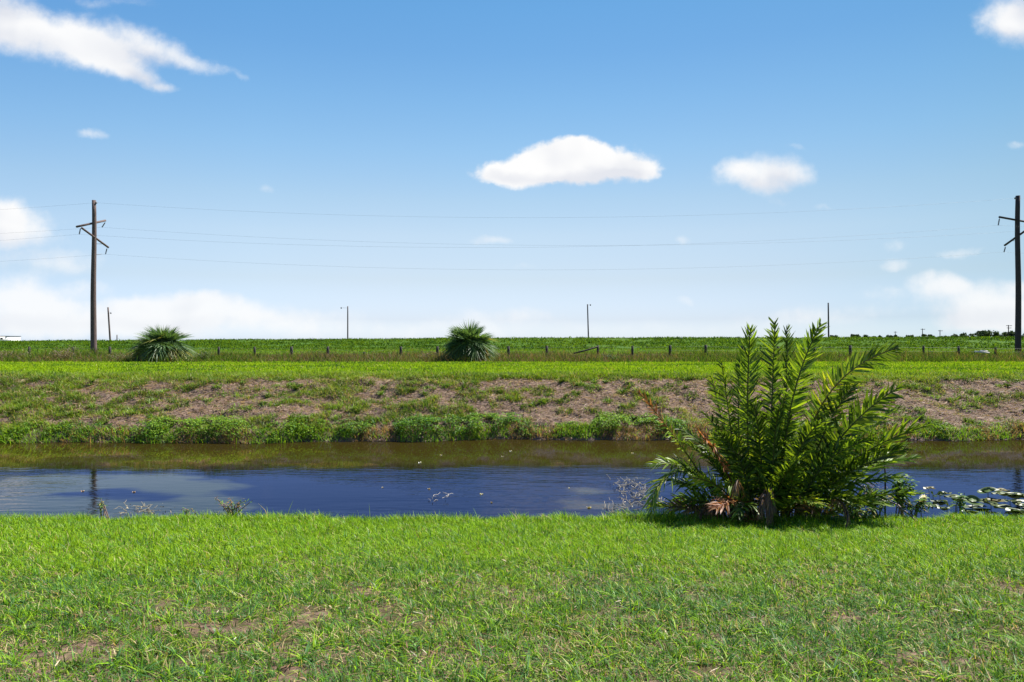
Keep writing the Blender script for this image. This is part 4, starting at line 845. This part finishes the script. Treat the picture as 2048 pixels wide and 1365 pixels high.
# spatterdock: floating and raised pads
def pad_mesh(seed, r, cup, cols):
    r_ = np.random.RandomState(seed); k_ = 22; a = np.linspace(.28, 2 * np.pi - .28, k_); g = Geo()
    rr = r * (1 + .10 * np.cos(a)) * (1 + r_.normal(0, .015, k_)); V = [np.array([0.0, 0, 0])]; ring = []
    for f_ in (.55, 1.0):
        ring.append(np.stack([np.cos(a) * rr * f_ * 1.2, np.sin(a) * rr * f_ * .9, cup * r * (np.abs(np.sin(a)) ** 2) * f_ ** 2 + .012 * np.sin(a * 3 + seed) * f_], 1))
    V = np.vstack([[[0, 0, 0]], ring[0], ring[1]]); c0 = np.asarray(cols); q = [(1 + i, 2 + i, 2 + k_ + i, 1 + k_ + i) for i in range(k_ - 1)]; t = [(0, 1 + i, 2 + i) for i in range(k_ - 1)]
    g.add(V, q, t, c0 * r_.uniform(.85, 1.15)); return g
PADC = [(.05, .09, .02), (.08, .115, .032), (.034, .062, .02), (.15, .135, .05), (.11, .135, .05)]
PADS = [(1858, 977, .11, .3, 3, 0), (1866, 990, .085, .6, 0, 70), (1880, 990, .085, .7, 2, -60), (1892, 986, .10, .05, 4, 10), (1846, 998, .08, .2, 4, 30), (1905, 993, .16, .05, 4, -5), (1878, 1003, .15, .1, 2, -15), (1894, 1010, .10, .8, 1, 80), (1886, 1016, .11, .1, 1, 20),
        (1925, 998, .20, .1, 0, -15), (1945, 1003, .17, .35, 0, -20), (1976, 984, .20, .35, 0, -15), (1998, 987, .15, .05, 4, 5), (2022, 989, .20, .2, 1, 0), (1960, 999, .16, .05, 4, 0), (1990, 1000, .18, .05, 3, 5), (1982, 1008, .13, .75, 4, 75), (2008, 1014, .17, .1, 1, -12), (1950, 1015, .22, .1, 2, -8),
        (2040, 1006, .16, .3, 4, 10), (2034, 1022, .19, .2, 0, -10), (2052, 992, .17, .1, 1, 0), (2060, 1015, .2, .2, 0, 10), (2004, 980, .13, .05, 3, 0), (1868, 1012, .10, .05, 1, 0), (1914, 1012, .13, .5, 0, 40), (1938, 1022, .14, .2, 1, 5), (2020, 1002, .12, .4, 2, 30)]
TILT = {1: 0, 4: 0}
for i, (px, py, r, cup, ci, rot) in enumerate(PADS):
    dW = (CAM_Z - WATER_Z) * F / (py - 682.5); raised = cup >= .3; hz_ = random.uniform(.05, .14) if raised else .006
    dW = (CAM_Z - WATER_Z - hz_) * F / (py - 682.5)
    b = np.array([(px - 1024) / F * dW, dW, WATER_Z]); big = r >= .16
    root = empty('lily_plant', b, '%s %s lily leaf %s right of the fern' % ('large' if big else 'small', {0: 'mid green', 1: 'pale green', 2: 'dark green', 3: 'yellowed', 4: 'whitish green'}[ci], 'held above the water on its stalk' if raised else 'lying flat on the water'), 'lily pad', 'lily pads in the canal')
    g = pad_mesh(i, r * .74, cup * .7, PADC[ci]); pd = g.build('pad', M_PAD, root, True); pd.location = (0, 0, hz_)
    pd.rotation_euler = (R(random.uniform(15, 50)) if cup >= .6 else R(random.uniform(-5, 14)) * (2 if raised else .15), R(random.uniform(-12, 12)) * (1 if raised else .1), R(rot))
    g = Geo(); g.tube([(0, 0, -.3), (.01, .01, -.1), (0, 0, hz_)], [.007, .006, .005], (.10, .12, .04), sides=5); g.build('stalk', M_ATTR, root)
# white bloom
b = at(1848, 1000, 11.2); b[2] = WATER_Z; fl = empty('water_lily_flower', b, 'white water lily flower floating at the left end of the pads', 'flower')
g = Geo(); n = 18; a = np.arange(n) * 2.4; el = np.linspace(.2, 1.25, n); D = np.stack([np.cos(a) * np.cos(el), np.sin(a) * np.cos(el), np.sin(el)], 1); Sd = np.stack([-np.sin(a), np.cos(a), 0 * a], 1)
g.straps(np.tile([0, 0, .01], (n, 1)), D, Sd, np.tile([0, 0, .15], (n, 1)), np.full(n, .075), np.full(n, .03), np.tile([.75, .72, .66], (n, 1)), (.5, 1, .8, 0)); g.build('petals', M_PAD, fl)
g = Geo(); g.tube([(0, 0, .01), (0, 0, .03), (0, 0, .05)], [.016, .018, .008], (.6, .38, .05), sides=10); g.build('centre', M_ATTR, fl, True)
# loose leaves drifting on the canal
for px, py, r, c_, lb in [(963, 989, .055, (.62, .58, .42), 'pale curled leaf drifting alone in mid canal'), (858, 979, .035, (.45, .34, .2), 'tan leaf drifting left of the pale curled leaf'), (765, 976, .03, (.5, .42, .3), 'small tan leaf drifting near the left mid canal'), (1138, 977, .03, (.6, .58, .5), 'tiny whitish leaf drifting right of mid canal'),
                         (983, 1006, .03, (.4, .3, .2), 'small brown leaf drifting close to the lawn edge'), (840, 926, .06, (.6, .6, .52), 'whitish leaf at the edge of the bank reflection, left of centre'), (1005, 914, .05, (.55, .5, .4), 'pale leaf on the dark bank reflection at the centre'), (1022, 903, .05, (.6, .58, .5), 'whitish leaf on the bank reflection just beyond the pale one'),
                         (1178, 1016, .06, (.42, .36, .2), 'yellowish leaf floating near the twigs by the lawn edge'), (882, 911, .05, (.5, .45, .35), 'pale leaf on the bank reflection left of centre'), (1265, 907, .05, (.55, .5, .4), 'pale leaf on the bank reflection left of the fern'), (165, 983, .05, (.35, .22, .15), 'brown leaf drifting by the pole reflection'), (268, 985, .04, (.4, .28, .18), 'brown leaf drifting right of the pole reflection')]:
    dW = (CAM_Z - WATER_Z) * F / (py - 682.5); g = pad_mesh(int(px), r * .55, .12, c_); o = g.build('floating_leaf', M_PAD, None, True); o.location = ((px - 1024) / F * dW, dW, WATER_Z + .006); o.rotation_euler = (R(6), R(4), px)
    tag(o, lb, 'leaf', 'loose leaves drifting on the canal')
